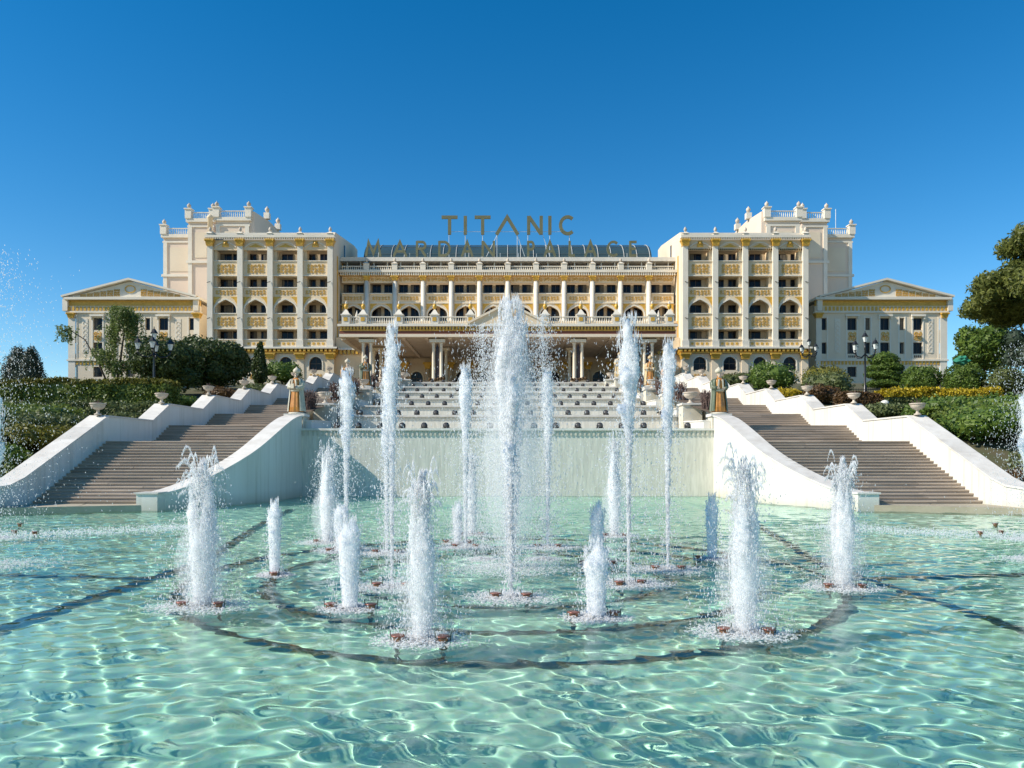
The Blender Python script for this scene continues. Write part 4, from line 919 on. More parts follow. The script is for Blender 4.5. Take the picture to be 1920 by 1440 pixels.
def shrub(x, D, rx, h, label, m='leaf_hedge', n=1500, size=.13, blobs=None, lobes=5, ry=None, group=None, z=None):
    z = zt(D) if z is None else z; ry = ry or rx; t = thing('shrub', (x, D, z), label, 'shrub', group)
    bl = [((x, D, z + h * .5), (rx, ry, h * .52))]
    for i in range(lobes):
        a = random.uniform(0, 2 * PI); bl.append(((x + rx * .5 * math.cos(a), D + ry * .5 * math.sin(a), z + h * random.uniform(.4, .66)), (rx * .55, ry * .55, h * .38)))
    trunk(t, [(x, D, z - .2), (x, D, z + h * .4)], [.06, .03], name='stem')
    crown(t, bl, n, size, m); return t
def hedge(x0, x1, D0, D1, h, label, m, mtop=None, n=5000, size=.12, lumps=.06, z=None):
    z = zt((D0 + D1) / 2) if z is None else z; t = thing('hedge', ((x0 + x1) / 2, (D0 + D1) / 2, z), label, 'hedge')
    lx, ly = x1 - x0, D1 - D0; A = [lx * h, lx * ly, ly * h, ly * h]; tot = sum(A); Ps, Ns = [], []
    for k, a in enumerate(A):
        q = int(n * a / tot); u, v = rng.random(q), rng.random(q); e = rng.normal(size=q) * lumps
        if k == 0: P = np.stack([x0 + u * lx, D0 + e, z + v * h], 1); N = np.tile((0, -1, .2), (q, 1))
        elif k == 1: P = np.stack([x0 + u * lx, D0 + v * ly, z + h + e], 1); N = np.tile((0, 0, 1), (q, 1))
        else: P = np.stack([np.full(q, x0 if k == 2 else x1) + e, D0 + u * ly, z + v * h], 1); N = np.tile((-1 if k == 2 else 1, 0, .2), (q, 1))
        w = .10 * np.sin(P[:, 0] * 1.1) + .07 * np.sin(P[:, 0] * 2.7 + 1)
        P[:, 1] += w * (k == 0); P[:, 2] += w * .6 * (P[:, 2] > z + h * .8); Ps.append(P); Ns.append(N)
    P, N = np.concatenate(Ps), np.concatenate(Ns).astype(float)
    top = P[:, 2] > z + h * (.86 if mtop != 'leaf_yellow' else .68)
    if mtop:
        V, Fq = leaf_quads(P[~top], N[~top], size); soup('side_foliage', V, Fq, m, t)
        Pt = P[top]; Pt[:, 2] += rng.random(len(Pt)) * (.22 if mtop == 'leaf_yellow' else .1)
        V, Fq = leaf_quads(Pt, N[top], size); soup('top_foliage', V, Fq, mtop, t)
    else: V, Fq = leaf_quads(P, N, size); soup('foliage', V, Fq, m, t)
    MB().box(x0 + .12, x1 - .12, D0 + .14, D1 - .12, z - .2, z + h - .14).build('inner_foliage', m, t)
    return t
# side of the dark trees
hedge(-60, -24.6, 53.8, 56.2, 2.05, 'long square-clipped green hedge with top coloured yellow-green as if sunlit beside the staircase', 'leaf_hedge', 'leaf_grass', 26000, .15)  # lighter yellow-green leaves on top put the sunlight into the colour
g1 = 'low shrubs on the slope beside the stairs'
hedge(-45, -22.0, 47.6, 49.2, .95, 'low rough grey-green hedge below the tall square hedge', 'leaf_olive', None, 9000, .13, .12)
for i, (x, D, rx, h, m) in enumerate([(-27.2, 42.8, 2.6, 1.5, 'leaf_hedge'), (-31.5, 43.8, 3.0, 1.5, 'leaf_mid'), (-24.4, 39.9, 2.0, 1.25, 'leaf_olive'), (-28.4, 39.4, 2.5, 1.7, 'leaf_hedge'),
                                      (-23.2, 37.0, 1.7, 1.2, 'leaf_grass'), (-26.2, 36.2, 2.1, 1.6, 'leaf_hedge'), (-24.0, 34.2, 1.9, 1.5, 'leaf_mid'), (-22.9, 32.6, 1.5, 1.2, 'leaf_hedge'), (-36.5, 41.5, 3.2, 1.7, 'leaf_hedge'), (-31, 36, 2.8, 1.7, 'leaf_olive'), (-22.6, 44.6, 1.1, .8, 'leaf_olive'), (-27.5, 32.8, 2.4, 1.4, 'leaf_hedge')]):
    shrub(x, D, rx, h, ['broad green mound just below the low grey-green hedge', 'bright green mound farther out below the low grey-green hedge', 'olive mound touching the stair wall halfway down the sloping bed', 'large dark mound in the middle of the sloping bed', 'yellow-green mound along the stair wall below the first urn', 'round dark mound behind the yellow-green mound', 'bright green mound at the bend of the stair wall', 'small dark mound at the foot of the stair wall near the pool', 'widest dark mound at the outer edge of the sloping bed', 'olive mound at the outer edge near the pool', 'tiny olive tuft beside the first wall urn', 'low dark mound next to the pool kerb'][i], m, 3800, .13, lobes=7, group='low shrubs on the sloping bed by the square hedge')
def bigtree(x, D, h, rx, ztop, label, m, n, size, hb=.35, lobes=9, cat='tree', ry=None, name='tree', trunk_r=.2, group=None):
    z = zt(D); t = thing(name, (x, D, z), label, cat, group); H = ztop - z; zb = z + H * hb; ry = ry or rx
    trunk(t, [(x, D, z - .2), (x + .1, D, z + H * .3), (x, D, z + H * .6)], [trunk_r, trunk_r * .8, trunk_r * .4])
    cz = (zb + ztop) / 2; bl = [((x, D, cz), (rx * .85, ry * .85, (ztop - zb) * .46))]
    for i in range(lobes):
        a = 2 * PI * i / lobes + random.uniform(-.3, .3); e = random.uniform(-.5, .62)
        bl.append(((x + rx * .55 * math.cos(a), D + ry * .55 * math.sin(a), cz + e * (ztop - zb) * .45), (rx * .45, ry * .45, (ztop - zb) * .24)))
    crown(t, bl, n, size, m); return t
bigtree(-31.0, 68, 0, 3.3, 13.2, 'dense dark clipped tree beside the lamp post, its trunk tied to stakes', 'leaf_dark', 16000, .19, .06, 14)
bigtree(-27.9, 72, 0, 3.0, 13.5, 'dense dark clipped tree between the lamp post and the cypress', 'leaf_dark', 16000, .19, .05, 14)
bigtree(-31.0, 76, 0, 3.4, 14.4, 'tall dark tree behind the two clipped trees', 'leaf_dark', 14000, .2, .05, 14)
st_ = thing('tree_stakes', (-30.2, 67, zt(67)), 'pair of pale stakes propping the dark clipped tree', 'stake')
for e in (-.25, .3): MB().tube([(-30.2 + e, 67, zt(67) - .2), (-30.2 + e, 67, zt(67) + 1.6)], .05, 6).build('stake', 'post', st_)
def cypress(x, D, r_, ztop, label, m='leaf_dark'):
    z = zt(D); t = thing('cypress', (x, D, z), label, 'tree'); H = ztop - z; trunk(t, [(x, D, z - .2), (x, D, z + H * .5)], [.12, .05])
    crown(t, [((x, D, z + H * .36), (r_, r_, H * .36)), ((x, D, z + H * .6), (r_ * .75, r_ * .75, H * .3)), ((x + .05, D, z + H * .8), (r_ * .4, r_ * .4, H * .2))], 4500, .17, m)
cypress(-27.9, 84, .8, 15.2, 'slim dark cypress beside the dense clipped trees')
shrub(-26.6, 88, 2.2, 2.6, 'bright green bush under the arched windows beside the cypress', 'leaf_mid', 3000, .18)
shrub(-23.4, 61, 1.5, 1.3, 'reddish brown round shrub at the foot of the clipped trees', 'leaf_red', 1800, .13); shrub(-22.4, 66, 1.2, 1.3, 'small olive shrub by the stair wall under the clipped trees', 'leaf_olive', 1500, .13); shrub(-25.2, 57.6, 1.3, .9, 'small green shrub beside the end of the square hedge', 'leaf_mid', 1500, .12)
# weeping tree
x, D = -42.0, 80.0; z = zt(D); t = thing('weeping_tree', (x, D, z), 'sparse weeping tree with drooping light green branches before the pavilion', 'tree')
trunk(t, [(x, D, z - .2), (x + .5, D, z + 3), (x + .9, D, z + 6), (x + .8, D, z + 8.0)], [.16, .12, .07, .03])
trunk(t, [(x - .6, D, z - .1), (x - 1.8, D, z + 2.6), (x - 3.3, D, z + 5.2), (x - 5.0, D, z + 6.3), (x - 6.2, D, z + 6.0)], [.12, .09, .06, .04, .02], name='limb')
trunk(t, [(x + .3, D, z + 2.2), (x + 2.2, D, z + 3.2), (x + 4.2, D, z + 3.0)], [.09, .06, .03], name='limb')
Ps = []
for (cx, cz, w, ln, k) in ((x + .5, z + 8.2, 1.2, 2.6, 34), (x + 1.7, z + 7.6, .9, 4.2, 26), (x - .3, z + 6.2, .8, 3.2, 18), (x - 1.2, z + 3.6, 1.4, 2.2, 22), (x - 5.4, z + 6.2, 1.0, 1.8, 9), (x + 2.6, z + 4.2, 1.2, 3.0, 22), (x + .2, z + 2.4, 1.2, 2.0, 18)):
    for i in range(int(k * 1.7)):
        px_, py_ = cx + random.gauss(0, w * .5), D + random.gauss(0, w * .6); L_ = ln * random.uniform(.5, 1); q = 34
        tt = np.linspace(0, 1, q); Ps.append(np.stack([px_ + np.sin(tt * 3 + i) * .12 + rng.normal(size=q) * .07, py_ + rng.normal(size=q) * .09, cz + .4 - tt * L_ + rng.normal(size=q) * .04], 1))
P = np.concatenate(Ps); V, Fq = leaf_quads(P, np.tile((0., -1, .3), (len(P), 1)), .13, 2.6); soup('crown', V, Fq, 'leaf_willow', t)
cypress(-73.5, 112, 2.6, 18.9, 'dark conifer beside the pavilion end, taller of two', 'leaf_blue'); cypress(-69.0, 108, 2.0, 18.2, 'narrow dark conifer close against the pavilion corner', 'leaf_blue'); cypress(-76.5, 108, 1.5, 17.6, 'thin ragged dark conifer standing apart from the pavilion', 'leaf_blue')
# side of the yellow hedge
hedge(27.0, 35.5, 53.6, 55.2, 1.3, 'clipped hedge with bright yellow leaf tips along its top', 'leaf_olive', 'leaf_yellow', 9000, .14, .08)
hedge(24.2, 26.9, 53.8, 55.4, 1.2, 'dark red-brown clipped hedge joining the yellow-topped hedge', 'leaf_red', None, 4000, .12)
g2 = 'round shrubs on the slope by the yellow hedge'
for (x, D, rx, h, m, lab) in [(24.7, 49, 1.3, 1.0, 'leaf_olive', 'small rounded grey-green shrub beside the urn on the stair wall'), (27.2, 46.5, 2.3, 1.6, 'leaf_mid', 'broad glossy green shrub just below the yellow-topped hedge'),
                              (30.6, 45.5, 2.6, 1.9, 'leaf_mid', 'tall loose green shrub below the far end of the yellow-topped hedge'), (26.3, 42.0, 2.4, 1.7, 'leaf_hedge', 'dark green shrub halfway down the bed by the stair wall'), (24.6, 38.0, 2.3, 1.9, 'leaf_mid', 'large round green shrub against the lower stair wall'),
                              (28.8, 39.0, 2.8, 2.0, 'leaf_hedge', 'large dark shrub behind the round shrub of the lower stair wall'), (25.2, 34.0, 2.0, 1.3, 'leaf_olive', 'low olive shrub close to the pool kerb'), (22.9, 33.2, 1.3, .7, 'leaf_red', 'low reddish ground shrub at the foot of the stair wall'),
                              (22.6, 61, 1.3, 1.2, 'leaf_yellow', 'yellow flowering shrub beside the stair wall urns'), (25.2, 60, 1.5, 1.5, 'leaf_red', 'red-brown loose shrub between yellow flowers and the clipped hedge'), (27.4, 64, 2.0, 2.4, 'leaf_olive', 'olive wispy shrub in front of the pavilion corner'),
                              (26.6, 75, 2.3, 3.0, 'leaf_mid', 'tall green shrub under the arched windows of the wing'), (24.2, 79, 1.6, 1.7, 'leaf_olive', 'small olive shrub at the corner of the wing'), (30.5, 72, 2.0, 2.7, 'leaf_grass', 'yellowish green shrub beside the lamp post base')]:
    shrub(x, D, rx, h, lab, m, int(1600 * rx), .14, lobes=7)
def dome(x, D, rx, h, label):
    z = zt(D); t = thing('topiary', (x, D, z), label, 'topiary'); trunk(t, [(x, D, z - .2), (x, D, z + h * .4)], [.1, .06])
    crown(t, [((x, D, z + h * .45), (rx, rx, h * .56))], 6500, .12, 'leaf_mid', fill=.1)
dome((1727 - CX) * 74 / F, 74, 1.75, 2.5, 'dome-shaped clipped bush in the middle of the fenced lawn'); dome((1806 - CX) * 72 / F, 72, 1.75, 2.75, 'dome-shaped clipped bush beside the dark tree')
shrub((1885 - CX) * 70 / F, 70, 1.8, 2.6, 'olive rounded bush beside the green netting', 'leaf_olive', 3000, .15)
x, D = (1660 - CX) * 78 / F, 78.0; z = zt(D); t = thing('cloud_topiary', (x, D, z), 'cloud-pruned tree clipped into stacked tiers beside the lamp post', 'topiary')
trunk(t, [(x, D, z - .2), (x + .1, D, z + 3)], [.13, .07])
crown(t, [((x - .2, D, z + 3.1), (1.45, 1.3, .72)), ((x + .1, D, z + 2.3), (1.75, 1.5, .5)), ((x - .3, D, z + 1.55), (1.7, 1.5, .42)), ((x + .5, D, z + 1.2), (1.6, 1.4, .4)), ((x - .1, D, z + .6), (1.9, 1.6, .42))], 11000, .12, 'leaf_mid', fill=.12)
bigtree((1845 - CX) * 90 / F, 90, 0, 3.2, 18.4, 'dark green broadleaf tree beside the far pavilion end', 'leaf_mid', 9000, .26, .12, 12, trunk_r=.25)
bigtree((1925 - CX) * 84 / F, 84, 0, 2.6, 17.0, 'thin grey-green tree at the far edge of the garden', 'leaf_blue', 2500, .22, .2, 8)
# umbrella pine
x, D = 46.4, 62.0; z = zt(D); t = thing('umbrella_pine', (x, D, z), 'large umbrella pine with spreading sunlit olive crown', 'tree')
trunk(t, [(x + .5, D, z - .3), (x + .2, D, z + 4), (x, D, z + 8.5)], [.45, .36, .26])
for dx, dz in ((-4, 2.6), (-2.2, 4.5), (2.5, 4.6), (.4, 5.5), (4.2, 2.8)): trunk(t, [(x, D, z + 7.0), (x + dx * .5, D + random.uniform(-1, 1), z + 7.4 + dz * .5), (x + dx, D + random.uniform(-1.5, 1.5), z + 7.4 + dz)], [.2, .12, .05], name='limb')
bl = []
for i in range(95):
    a = random.uniform(0, 2 * PI); u = random.random() ** .6; rr = 6.6 * u; e = random.random()
    bl.append(((x + rr * math.cos(a), D + rr * .9 * math.sin(a), z + 7.6 + 7.8 * e * math.sqrt(max(0.05, 1 - u * u)) + .6 * (1 - u)), (random.uniform(1.0, 1.7), random.uniform(1.0, 1.7), random.uniform(.6, 1.0))))
crown(t, bl, 60000, .17, 'leaf_pine', core=True, fill=.35, asp=2.6)
# iron railing, netting and a white stone on the lawn
t = thing('iron_railing', (31, 66, zt(66)), 'low black iron railing behind the yellow-topped hedge', 'fence'); z = zt(66) - .1
for zz in (.25, .85): MB().box(29.6, 40, 65.97, 66.03, z + zz, z + zz + .05).build('rail', 'ironwork', t)
for i in range(70):
    x = 29.65 + i * .15; MB().box(x - .014, x + .014, 65.985, 66.015, z, z + 1.0).build('bar', 'ironwork', t)
o = tag(MB().ellip((38.9, 64, zt(64) + 3.4), (.62, .45, .36), 12, 8, .3).build('green_netting', 'netgreen'), 'bundle of bright green netting hung over a bush', 'netting')
tag(MB().ellip((26.0, 51.5, zt(51.5) + .75), (.3, .28, .27), 10, 7, .06).build('white_stone', 'stonewall'), 'white rounded stone in front of the red-brown hedge', 'stone')

# ------------------------------------------------------------------ lamp posts
lan_g = MB().lathe([(.11, 0), (.21, .42)], 6).mesh('lamp_glass', 'lampglass'); lan_c = MB().lathe([(.27, .42), (.27, .47), (.16, .62), (.12, .7), (.03, .78), (.03, .9), (.005, .93)], 6).mesh('lamp_cap', 'lampblack'); lan_b = MB().lathe([(.03, -.14), (.06, -.1), (.12, -.03), (.12, .0)], 6).mesh('lamp_holder', 'lampblack')
def lamp(px, D, ytop, label, k=1.15):
    x = (px - CX) * D / F; z = zt(D); zt_ = EYE + (HY - ytop) * D / F; H = zt_ - z; t = thing('lamp_post', (x, D, z), label, 'lamp post', 'black lamp posts in the gardens')
    MB().lathe([(.3, 0), (.3, .25), (.2, .4), (.14, .9), (.1, 1.0), (.085, H * .5), (.06, H - 1.6 * k), (.09, H - 1.5 * k), (.05, H - 1.0 * k)], 12, (x, D, z)).build('pole', 'lampblack', t, True)
    def lantern(p):
        o = inst('lantern', lan_g, p, t, scale=k); inst('cap', lan_c, p, o); inst('holder', lan_b, p, o)
        for c in o.children: c.location = (0, 0, 0)
    lantern((x, D, zt_ - .93 * k))
    for a in (.35, 1.9, 3.5, 5.05):
        dx, dy = math.cos(a), math.sin(a); r0 = 1.05 * k; zz = zt_ - 2.15 * k
        MB().tube([(x, D, zz + .25 * k), (x + dx * r0 * .35, D + dy * r0 * .35, zz - .05 * k), (x + dx * r0 * .75, D + dy * r0 * .75, zz), (x + dx * r0, D + dy * r0, zz + .25 * k), (x + dx * r0, D + dy * r0, zz + .38 * k)], .045 * k, 6).build('arm', 'lampblack', t, True)
        lantern((x + dx * r0, D + dy * r0, zz + .5 * k))
lamp(289, 61, 612, 'black five-lantern lamp post beside the weeping tree'); lamp(1622, 70, 620, 'black five-lantern lamp post in front of the pavilion windows'); lamp(1517, 96, 632, 'black five-lantern lamp post at the corner of the palace wing'); lamp(1880, 98, 640, 'black lamp post half hidden by the broadleaf tree', 1.0)

# ------------------------------------------------------------------ fountain
OCT = np.array([(1, 0, 0), (-1, 0, 0), (0, 1, 0), (0, -1, 0), (0, 0, 1), (0, 0, -1)], float); OF = np.array([(0, 2, 4), (2, 1, 4), (1, 3, 4), (3, 0, 4), (2, 0, 5), (1, 2, 5), (3, 1, 5), (0, 3, 5)])
def drops(P, r_, L_, lean=None):     # octahedra: radius r_, half length L_, optional lean (dx, dy per unit height)
    n = len(P); V = OCT[None] * np.stack([r_, r_, L_], 1)[:, None, :]
    a = rng.random(n) * 2 * PI; c, s = np.cos(a)[:, None], np.sin(a)[:, None]
    V = np.stack([V[..., 0] * c - V[..., 1] * s, V[..., 0] * s + V[..., 1] * c, V[..., 2]], -1)
    if lean is not None: V[..., 0] += V[..., 2] * lean[:, :1]; V[..., 1] += V[..., 2] * lean[:, 1:]
    V = V + P[:, None, :]; Fq = (OF[None] + (np.arange(n) * 6)[:, None, None]).reshape(-1, 3)
    return V.reshape(-1, 3), Fq
def cat(parts):
    Vs, Fs, o = [], [], 0
    for V, Fq in parts: Vs.append(V); Fs.append(Fq + o); o += len(V)
    return np.concatenate(Vs), np.concatenate(Fs)
def rope(x, D, z0, z1, rf, lump, seg=60, n=10, wob=.0, lx=.0, ly=.0):   # rough solid core of a jet
    zs = np.linspace(z0, z1, seg); V = []
    p1, p2 = rng.random(n) * 7, rng.random(n) * 7; ph = rng.random() * 9
    for j, z in enumerate(zs):
        t_ = j / (seg - 1); r0 = rf(t_); a = 2 * PI * np.arange(n) / n
        q = r0 * (1 + lump * (np.sin(p1 + z * 9) * .6 + np.sin(p2 + z * 21) * .4 + rng.normal(size=n) * .35))
        wx = wob * math.sin(ph + z * 2.1) * t_ + lx * t_; wy = wob * math.cos(ph + z * 1.7) * t_ + ly * t_
        V.append(np.stack([x + wx + q * np.cos(a), D + wy + q * np.sin(a), np.full(n, z) + rng.normal(size=n) * .02], 1))
    V = np.concatenate(V); idx = np.arange(seg * n).reshape(seg, n); nx_ = np.roll(idx, -1, 1)
    Q = np.stack([idx[:-1], nx_[:-1], nx_[1:], idx[1:]], -1).reshape(-1, 4); return V, Q
def ropes(x, D, H, k, zr, hr, lean, rf, lump, seg, n=9, off=0.0):   # a bundle of rough strands of uneven height
    out = []
    for i in range(k):
        a = 2 * PI * i / k + rng.random() * .8; h = H * (rng.uniform(*hr) if i else hr[1]); l_ = lean * rng.uniform(.3, 1.1) * (0 if i == 0 else 1)
        out.append(rope(x + off * math.cos(a), D + off * math.sin(a), max(-.05, zr * H * rng.uniform(.8, 1.2)) if (zr and i) else -.05, h, rf, lump, seg, n, lean * .3, l_ * math.cos(a), l_ * math.sin(a)))
    return cat(out)
def foam(par, x, D, R, n, squash=.8):
    rr = R * np.sqrt(rng.random(n)) * rng.uniform(.35, 1, n) * 1.15; a = rng.random(n) * 2 * PI
    P = np.stack([x + rr * np.cos(a), D + rr * np.sin(a) * squash, np.abs(rng.normal(size=n)) * .018 + .004 + .03 * np.exp(-(rr / R * 3) ** 2)], 1)
    V, Fq = drops(P, rng.uniform(.008, .034, n), rng.uniform(.003, .011, n)); soup('foam', V, Fq, 'spray', par, 'stuff')
def jet(px, yb, yt, wpx, style, label, group=None, spread=1.0, dens=1.0):
    D = EYE * F / (yb - HY); x = (px - CX) * D / F; H = (yb - yt) * D / F; W = wpx * D / F
    t = thing('water_jet', (x, D, 0), label, 'water jet', group); S = []
    def env(n, zf, rad, rs, ls, lean=.08):
        a = rng.random(n) * 2 * PI; P = np.stack([x + rad * np.cos(a), D + rad * np.sin(a), zf * H], 1); S.append(drops(P, rs, ls, rng.normal(size=(n, 2)) * lean))
    if style == 'bushy':
        rf = lambda u: W * (.05 + .06 * math.sin(PI * min(1, u) ** .9) ** .8) * (1 if u < .72 else max(.02, (1 - u) / .28) ** .75)
        V, Q = ropes(x, D, H, 9, 0, (.52, .97), W * .13, rf, .34, 90, 10, W * .08)
        n = int(1100 * dens); z = rng.random(n) ** .9; R = W * (.10 + .17 * np.sin(PI * z ** .8)) * np.where(z > .8, np.sqrt((1.02 - z) / .22), 1) + .01; env(n, z, R * rng.uniform(.55, 1.05, n), rng.uniform(.003, .008, n), rng.uniform(.02, .10, n), .12)
        n = int(5200 * dens); z = rng.random(n) ** 1.35 * .95; R = W * (.13 + .50 * (1 - z) ** .8) * np.abs(rng.normal(size=n)) * .85 * spread; env(n, z, R, rng.uniform(.003, .010, n), rng.uniform(.004, .03, n), .2)
        k = 26; a = rng.random(k) * 2 * PI
        for q in range(k):
            m_ = 14; tt = np.linspace(0, 1, m_); h0 = H * rng.uniform(.72, .93); hh = H * rng.uniform(.04, .16); r0 = W * .16; r1 = W * rng.uniform(.2, .5)
            P = np.stack([x + (r0 + (r1 - r0) * tt) * np.cos(a[q]), D + (r0 + (r1 - r0) * tt) * np.sin(a[q]), h0 + hh * 4 * tt * (1 - tt * .85)], 1); S.append(drops(P, rng.uniform(.005, .014, m_), rng.uniform(.02, .06, m_)))
    elif style == 'column':
        rf = lambda u: W * (.24 + .12 * u) * (1 if u < .84 else max(.04, (1 - u) / .16) ** .7)
        V, Q = ropes(x, D, H, 5, 0, (.80, .98), W * .18, rf, .22, 80, 10, W * .10)
        n = int(420 * dens); z = rng.random(n); R = W * (.36 + .16 * z) * np.where(z > .88, .6, 1); env(n, z, R * rng.uniform(.85, 1.08, n), rng.uniform(.003, .009, n), rng.uniform(.02, .10, n), .05)
        n = int(700 * dens); z = rng.random(n) ** 1.3 * .9; R = W * (.5 + .5 * (1 - z) * np.abs(rng.normal(size=n))) * spread; env(n, z, R, rng.uniform(.004, .011, n), rng.uniform(.006, .03, n), .2)
    elif style == 'tall':
        rf = lambda u: (.024 + .030 * u) * (D / 14) + W * .13 * max(0, (u - .45) / .55) ** 1.2 * (1 if u < .86 else max(.04, (1 - u) / .14) ** .7)
        V, Q = ropes(x, D, H, 6, .42, (.66, .98), W * .26, rf, .36, 130, 8)
        n = int(800 * dens); z = rng.random(n) ** .7; R = (.025 + .045 * z) * (D / 14) + W * .30 * np.clip((z - .45) / .55, 0, 1) ** 1.3; R = R * np.where(z > .93, .6, 1); env(n, z, R * rng.uniform(.5, 1.2, n), rng.uniform(.004, .012, n), rng.uniform(.02, .14, n), .1)
        n = int(1900 * dens); z = rng.random(n) * .92; R = W * (.12 + .62 * np.abs(rng.normal(size=n))) * (1.15 - .5 * z) * spread; env(n, z, R, rng.uniform(.004, .013, n), rng.uniform(.006, .04, n), .2)
    elif style == 'plume':
        rf = lambda u: .03 + W * .14 * u ** .8 * (1 if u < .8 else max(.03, (1 - u) / .2) ** .6)
        V, Q = ropes(x, D, H, 11, .2, (.60, .985), W * .24, rf, .34, 150, 10, W * .02)
        n = int(2600 * dens); z = rng.random(n) ** .8; R = W * (.08 + .34 * z) * np.where(z > .86, np.sqrt((1.03 - z) / .17), 1); env(n, z, R * rng.uniform(.5, 1.1, n), rng.uniform(.004, .014, n), rng.uniform(.02, .18, n), .1)
        n = int(13000 * dens); z = rng.random(n) ** 1.1 * .9; R = W * (.25 + .62 * np.abs(rng.normal(size=n)) * (1.1 - .65 * z)) * spread; env(n, z, R, rng.uniform(.003, .010, n), rng.uniform(.004, .04, n), .2)
    elif style == 'mist':
        V = None; n = int(9500 * dens); z = rng.random(n) ** .85; R = W * np.abs(rng.normal(size=n)) * (.62 - .42 * z) * spread
        a = rng.random(n) * 2 * PI; P = np.stack([x + R * np.cos(a), D + R * np.sin(a), z * H], 1); S.append(drops(P, rng.uniform(.003, .010, n), rng.uniform(.004, .028, n), rng.normal(size=(n, 2)) * .25))
    if style == 'plume': MB().ellip((x, D, H * .47), (W * .62, W * .62, H * .46), 20, 14, .03).build('mist', 'thinmist', t, True)
    if style == 'bushy': MB().ellip((x, D, H * .30), (W * .5, W * .5, H * .33), 16, 12, .04).build('mist', 'thinmist', t, True)
    if V is not None: soup('water_core', V, Q, 'whitewater', t, smooth=True)
    Vs, Fs = cat(S); soup('spray_drops', Vs, Fs, 'spray', t, 'stuff')
    foam(t, x, D, {'bushy': W * .95, 'column': W * 1.5, 'tall': .8, 'plume': 1.5, 'mist': W * .6}[style], int(2800 * dens))
    return x, D
cup_me = MB().lathe([(.065, -.25), (.065, .02), (.072, .03), (.072, .10), (.06, .105), (.058, .06), (.01, .055)], 14).mesh('cup', 'copper', True)
rim_me = MB().lathe([(.073, .088), (.10, .094), (.102, .112), (.062, .112)], 14).mesh('rim', 'copperrim', True)
def cups(x, D, offs, label, group):
    for dx, dy in offs:
        p = (x + dx, D + dy, .0); t = thing('fountain_lamp', p, label, 'fountain lamp', group); inst('cup', cup_me, p, t, scale=.86); inst('rim', rim_me, p, t, scale=.86)
        for e in (-1, 1): MB().tube([(p[0] + e * .085, p[1] + .02, .0), (p[0] + e * .1, p[1] + .02, .15)], .008, 4).build('bracket', 'pipe', t)
        MB().tube([(p[0], p[1], -.84), (p[0], p[1], -.2)], .03, 6).build('stem', 'pipe', t)
gi, gm, go = 'tall thin jets of the inner ring', 'short narrow jets of the middle ring', 'bushy jets of the outer ring'
li, lm, lo = 'tall thin white water jet rising from the inner ring of the fountain', 'short narrow white water column on the middle ring of the fountain', 'thick bushy white water jet on the outer ring of the fountain'
ci, cm, co = ('copper cup-shaped pool lamp flanking a tall thin jet', 'lamps at the inner ring jets'), ('copper cup-shaped pool lamp flanking a short narrow jet', 'lamps at the middle ring jets'), ('copper cup-shaped pool lamp flanking a bushy jet', 'lamps at the outer ring jets')
for px, yb, yt, w, lab in ((380, 1138, 862, 100, 'thick bushy jet with curling top drops before the foot of the shaded curved wall'), (790, 1202, 885, 92, 'thick bushy jet with a split top on the front of the outer ring'),
                           (1395, 1188, 858, 104, 'thickest bushy jet with wide spray before the sunlit curved wall'), (1580, 1103, 860, 78, 'round-topped bushy jet before the staircase of the yellow hedge side'),
                           (615, 1018, 838, 62, 'loose bushy jet beside the shadow on the cascade wall'), (1152, 1006, 822, 48, 'slim bushy jet close to the sunlit cascade wall'), (884, 1003, 850, 40, 'small bushy jet close to the middle of the cascade wall')):
    x, D = jet(px, yb, yt, w, 'bushy', lab, go); cups(x, D, ((-.28, -.08), (.28, -.12)), *co)
for px, yb, yt, w, lab in ((515, 1080, 936, 24, 'short straight white column rising from a single copper cup'), (656, 1143, 966, 40, 'short white column with a rounded head and dripping sides'), (1335, 1050, 925, 22, 'short grey column beside the thickest bushy jet'),
                           (1120, 1060, 940, 26, 'short pointed column behind the ragged double-headed jet'), (640, 1036, 945, 26, 'short frothy column beside the loose bushy jet'), (858, 1020, 940, 18, 'smallest white column near the middle of the cascade wall')):
    x, D = jet(px, yb, yt, w, 'column', lab, gm); cups(x, D, ((-.3, .02), (.32, -.02)) if px != 515 else ((.03, -.13),), *cm)
x, D = jet(1118, 1160, 1010, 44, 'column', 'short ragged double-headed water jet on the middle ring, leaning apart at its top'); cups(x, D, ((-.32, .02), (.26, .05)), *cm)
for px, yb, yt, w, sp, lab in ((735, 1102, 604, 34, 1.1, 'tall jet with a blunt head reaching the portico roof, towards the dark trees'), (725, 1038, 690, 20, 1, 'thin straight jet standing right behind the blunt-headed tall jet'), (650, 1032, 690, 36, 1.2, 'tall broken jet with a forked top beside the statues'),
                               (873, 1027, 684, 30, 1, 'tall thin jet with a small round head before the cascade steps'), (1027, 1027, 690, 26, .9, 'tall needle-thin jet before the cascade steps'), (1252, 1069, 636, 30, 1.2, 'tall thin jet with a bent tip before the end columns of the portico')):
    x, D = jet(px, yb, yt, w, 'tall', lab, gi, sp); cups(x, D, ((-.26, -.03), (.26, -.05)), *ci)
x, D = jet(1179, 1096, 592, 58, 'tall', 'tall water jet with a wide torn head of spray before the portico', None, 1.0, 1.3); cups(x, D, ((-.2, -.2), (.2, -.08)), *ci)
jet(958, 1066, 558, 86, 'plume', 'tallest thick water plume at the centre of the fountain', None, 1.35, 1.0)
x, D = jet(958, 1122, 700, 26, 'tall', 'thin straight water jet in front of the tallest plume', None, .8); cups(x, D, ((-.25, -.02), (.25, -.06)), *ci)
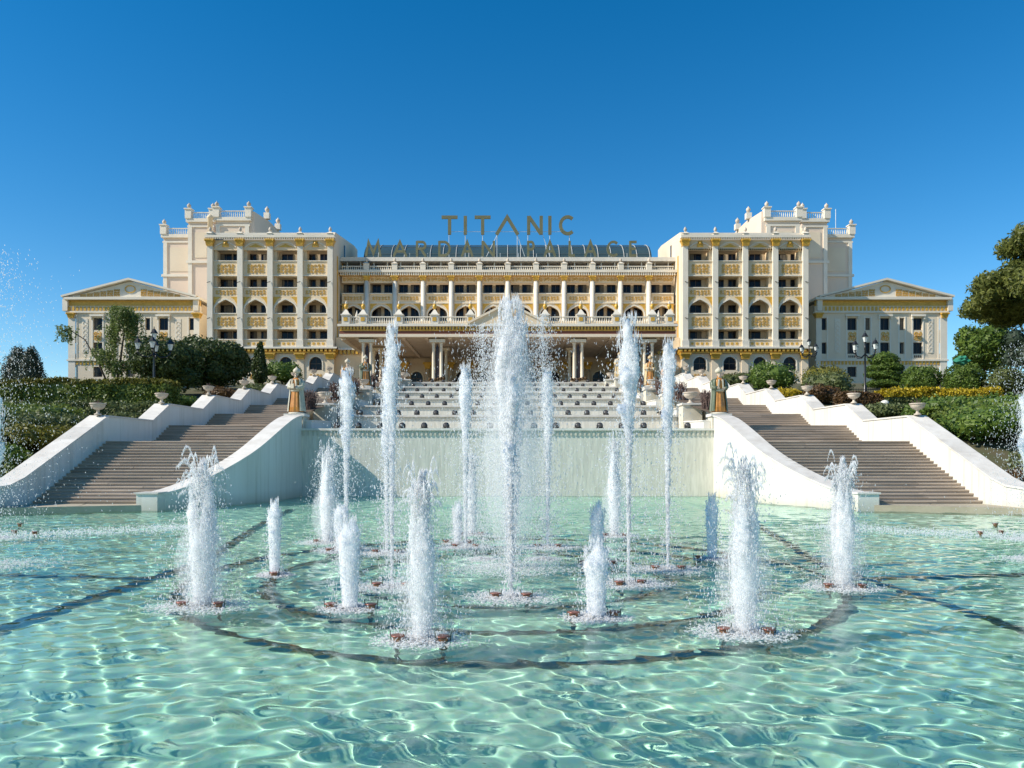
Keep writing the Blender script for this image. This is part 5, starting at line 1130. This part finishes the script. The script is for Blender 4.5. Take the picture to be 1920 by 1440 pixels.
jet(905, 1050, 610, 60, 'mist', 'loose veil of falling drops beside the tallest plume, towards the dark trees', None, 1.0, .45); jet(1018, 1050, 590, 62, 'mist', 'loose veil of falling drops beside the tallest plume, towards the yellow hedge', None, 1.0, .5)
jet(-20, 1060, 470, 230, 'mist', 'tall drifting spray of scattered drops before the square hedge', None, 1.0, .55); jet(1940, 1050, 640, 120, 'mist', 'drifting spray of drops before the shrubs of the stair wall', None, 1.1, .5)
jet(-8, 1010, 740, 36, 'tall', 'thin broken water jet beside the square hedge spray', None, 1.2, .6); jet(1925, 1012, 735, 40, 'tall', 'thin broken water jet beside the spray at the shrub bed', None, 1.3, .6)
# foam drifting on the water where the side jets fall
for s in (-1, 1):
    n = 4200; u = rng.random(n); a = np.radians(205 + 115 * u); R = 6.6 + rng.normal(size=n) * .8
    P = np.stack([s * (16.2 + R * np.cos(a) * 1.0), 27.2 + R * np.sin(a) * .9, np.abs(rng.normal(size=n)) * .03], 1)
    V, Fq = drops(P, rng.uniform(.008, .03, n), rng.uniform(.005, .03, n)); o = soup('drifting_foam', V, Fq, 'spray', None, 'stuff')
    tag(o, f'thin arc of white foam on the water near the stairs on the side of the {near_[s]}', 'foam')
    for k, (x, D) in enumerate(((13.8, 21.8), (14.6, 22.1), (16.0, 24.5))): cups(s * x, D, ((0, 0),), 'lone copper cup-shaped pool lamp near the drifting foam', 'lone lamps near the foam')
# ring pipes on the pool floor
for R, r_, nm in ((3.2, .06, 'inner'), (4.8, .075, 'middle'), (6.3, .085, 'outer')):
    pts = [(JC[0] + R * math.cos(a), JC[1] + R * math.sin(a), -.72) for a in np.linspace(0, 2 * PI, 73)]
    tag(MB().tube(pts, r_, 8).build('ring_pipe', 'pipe', None, True), f'dark {nm} ring pipe lying on the pool floor under the jets', 'pipe')
for s in (-1, 1):
    tag(MB().tube([(s * 7.3, 5, -.72), (s * 7.2, 12, -.72), (s * 7.0, 17, -.72), (s * 8.6, 26, -.72), (s * 9.6, 33, -.72)], .115, 8).build('feed_pipe', 'pipe', None, True), f'dark feed pipe running along the pool floor towards the stairs beside the {near_[s]}', 'pipe')
    tag(MB().tube([(s * 7.2, 14.8, -.74), (s * 14, 15.6, -.74), (s * 30, 16.5, -.74)], .12, 8).build('branch_pipe', 'pipe', None, True), f'dark branch pipe crossing the pool floor on the side of the {near_[s]}', 'pipe')
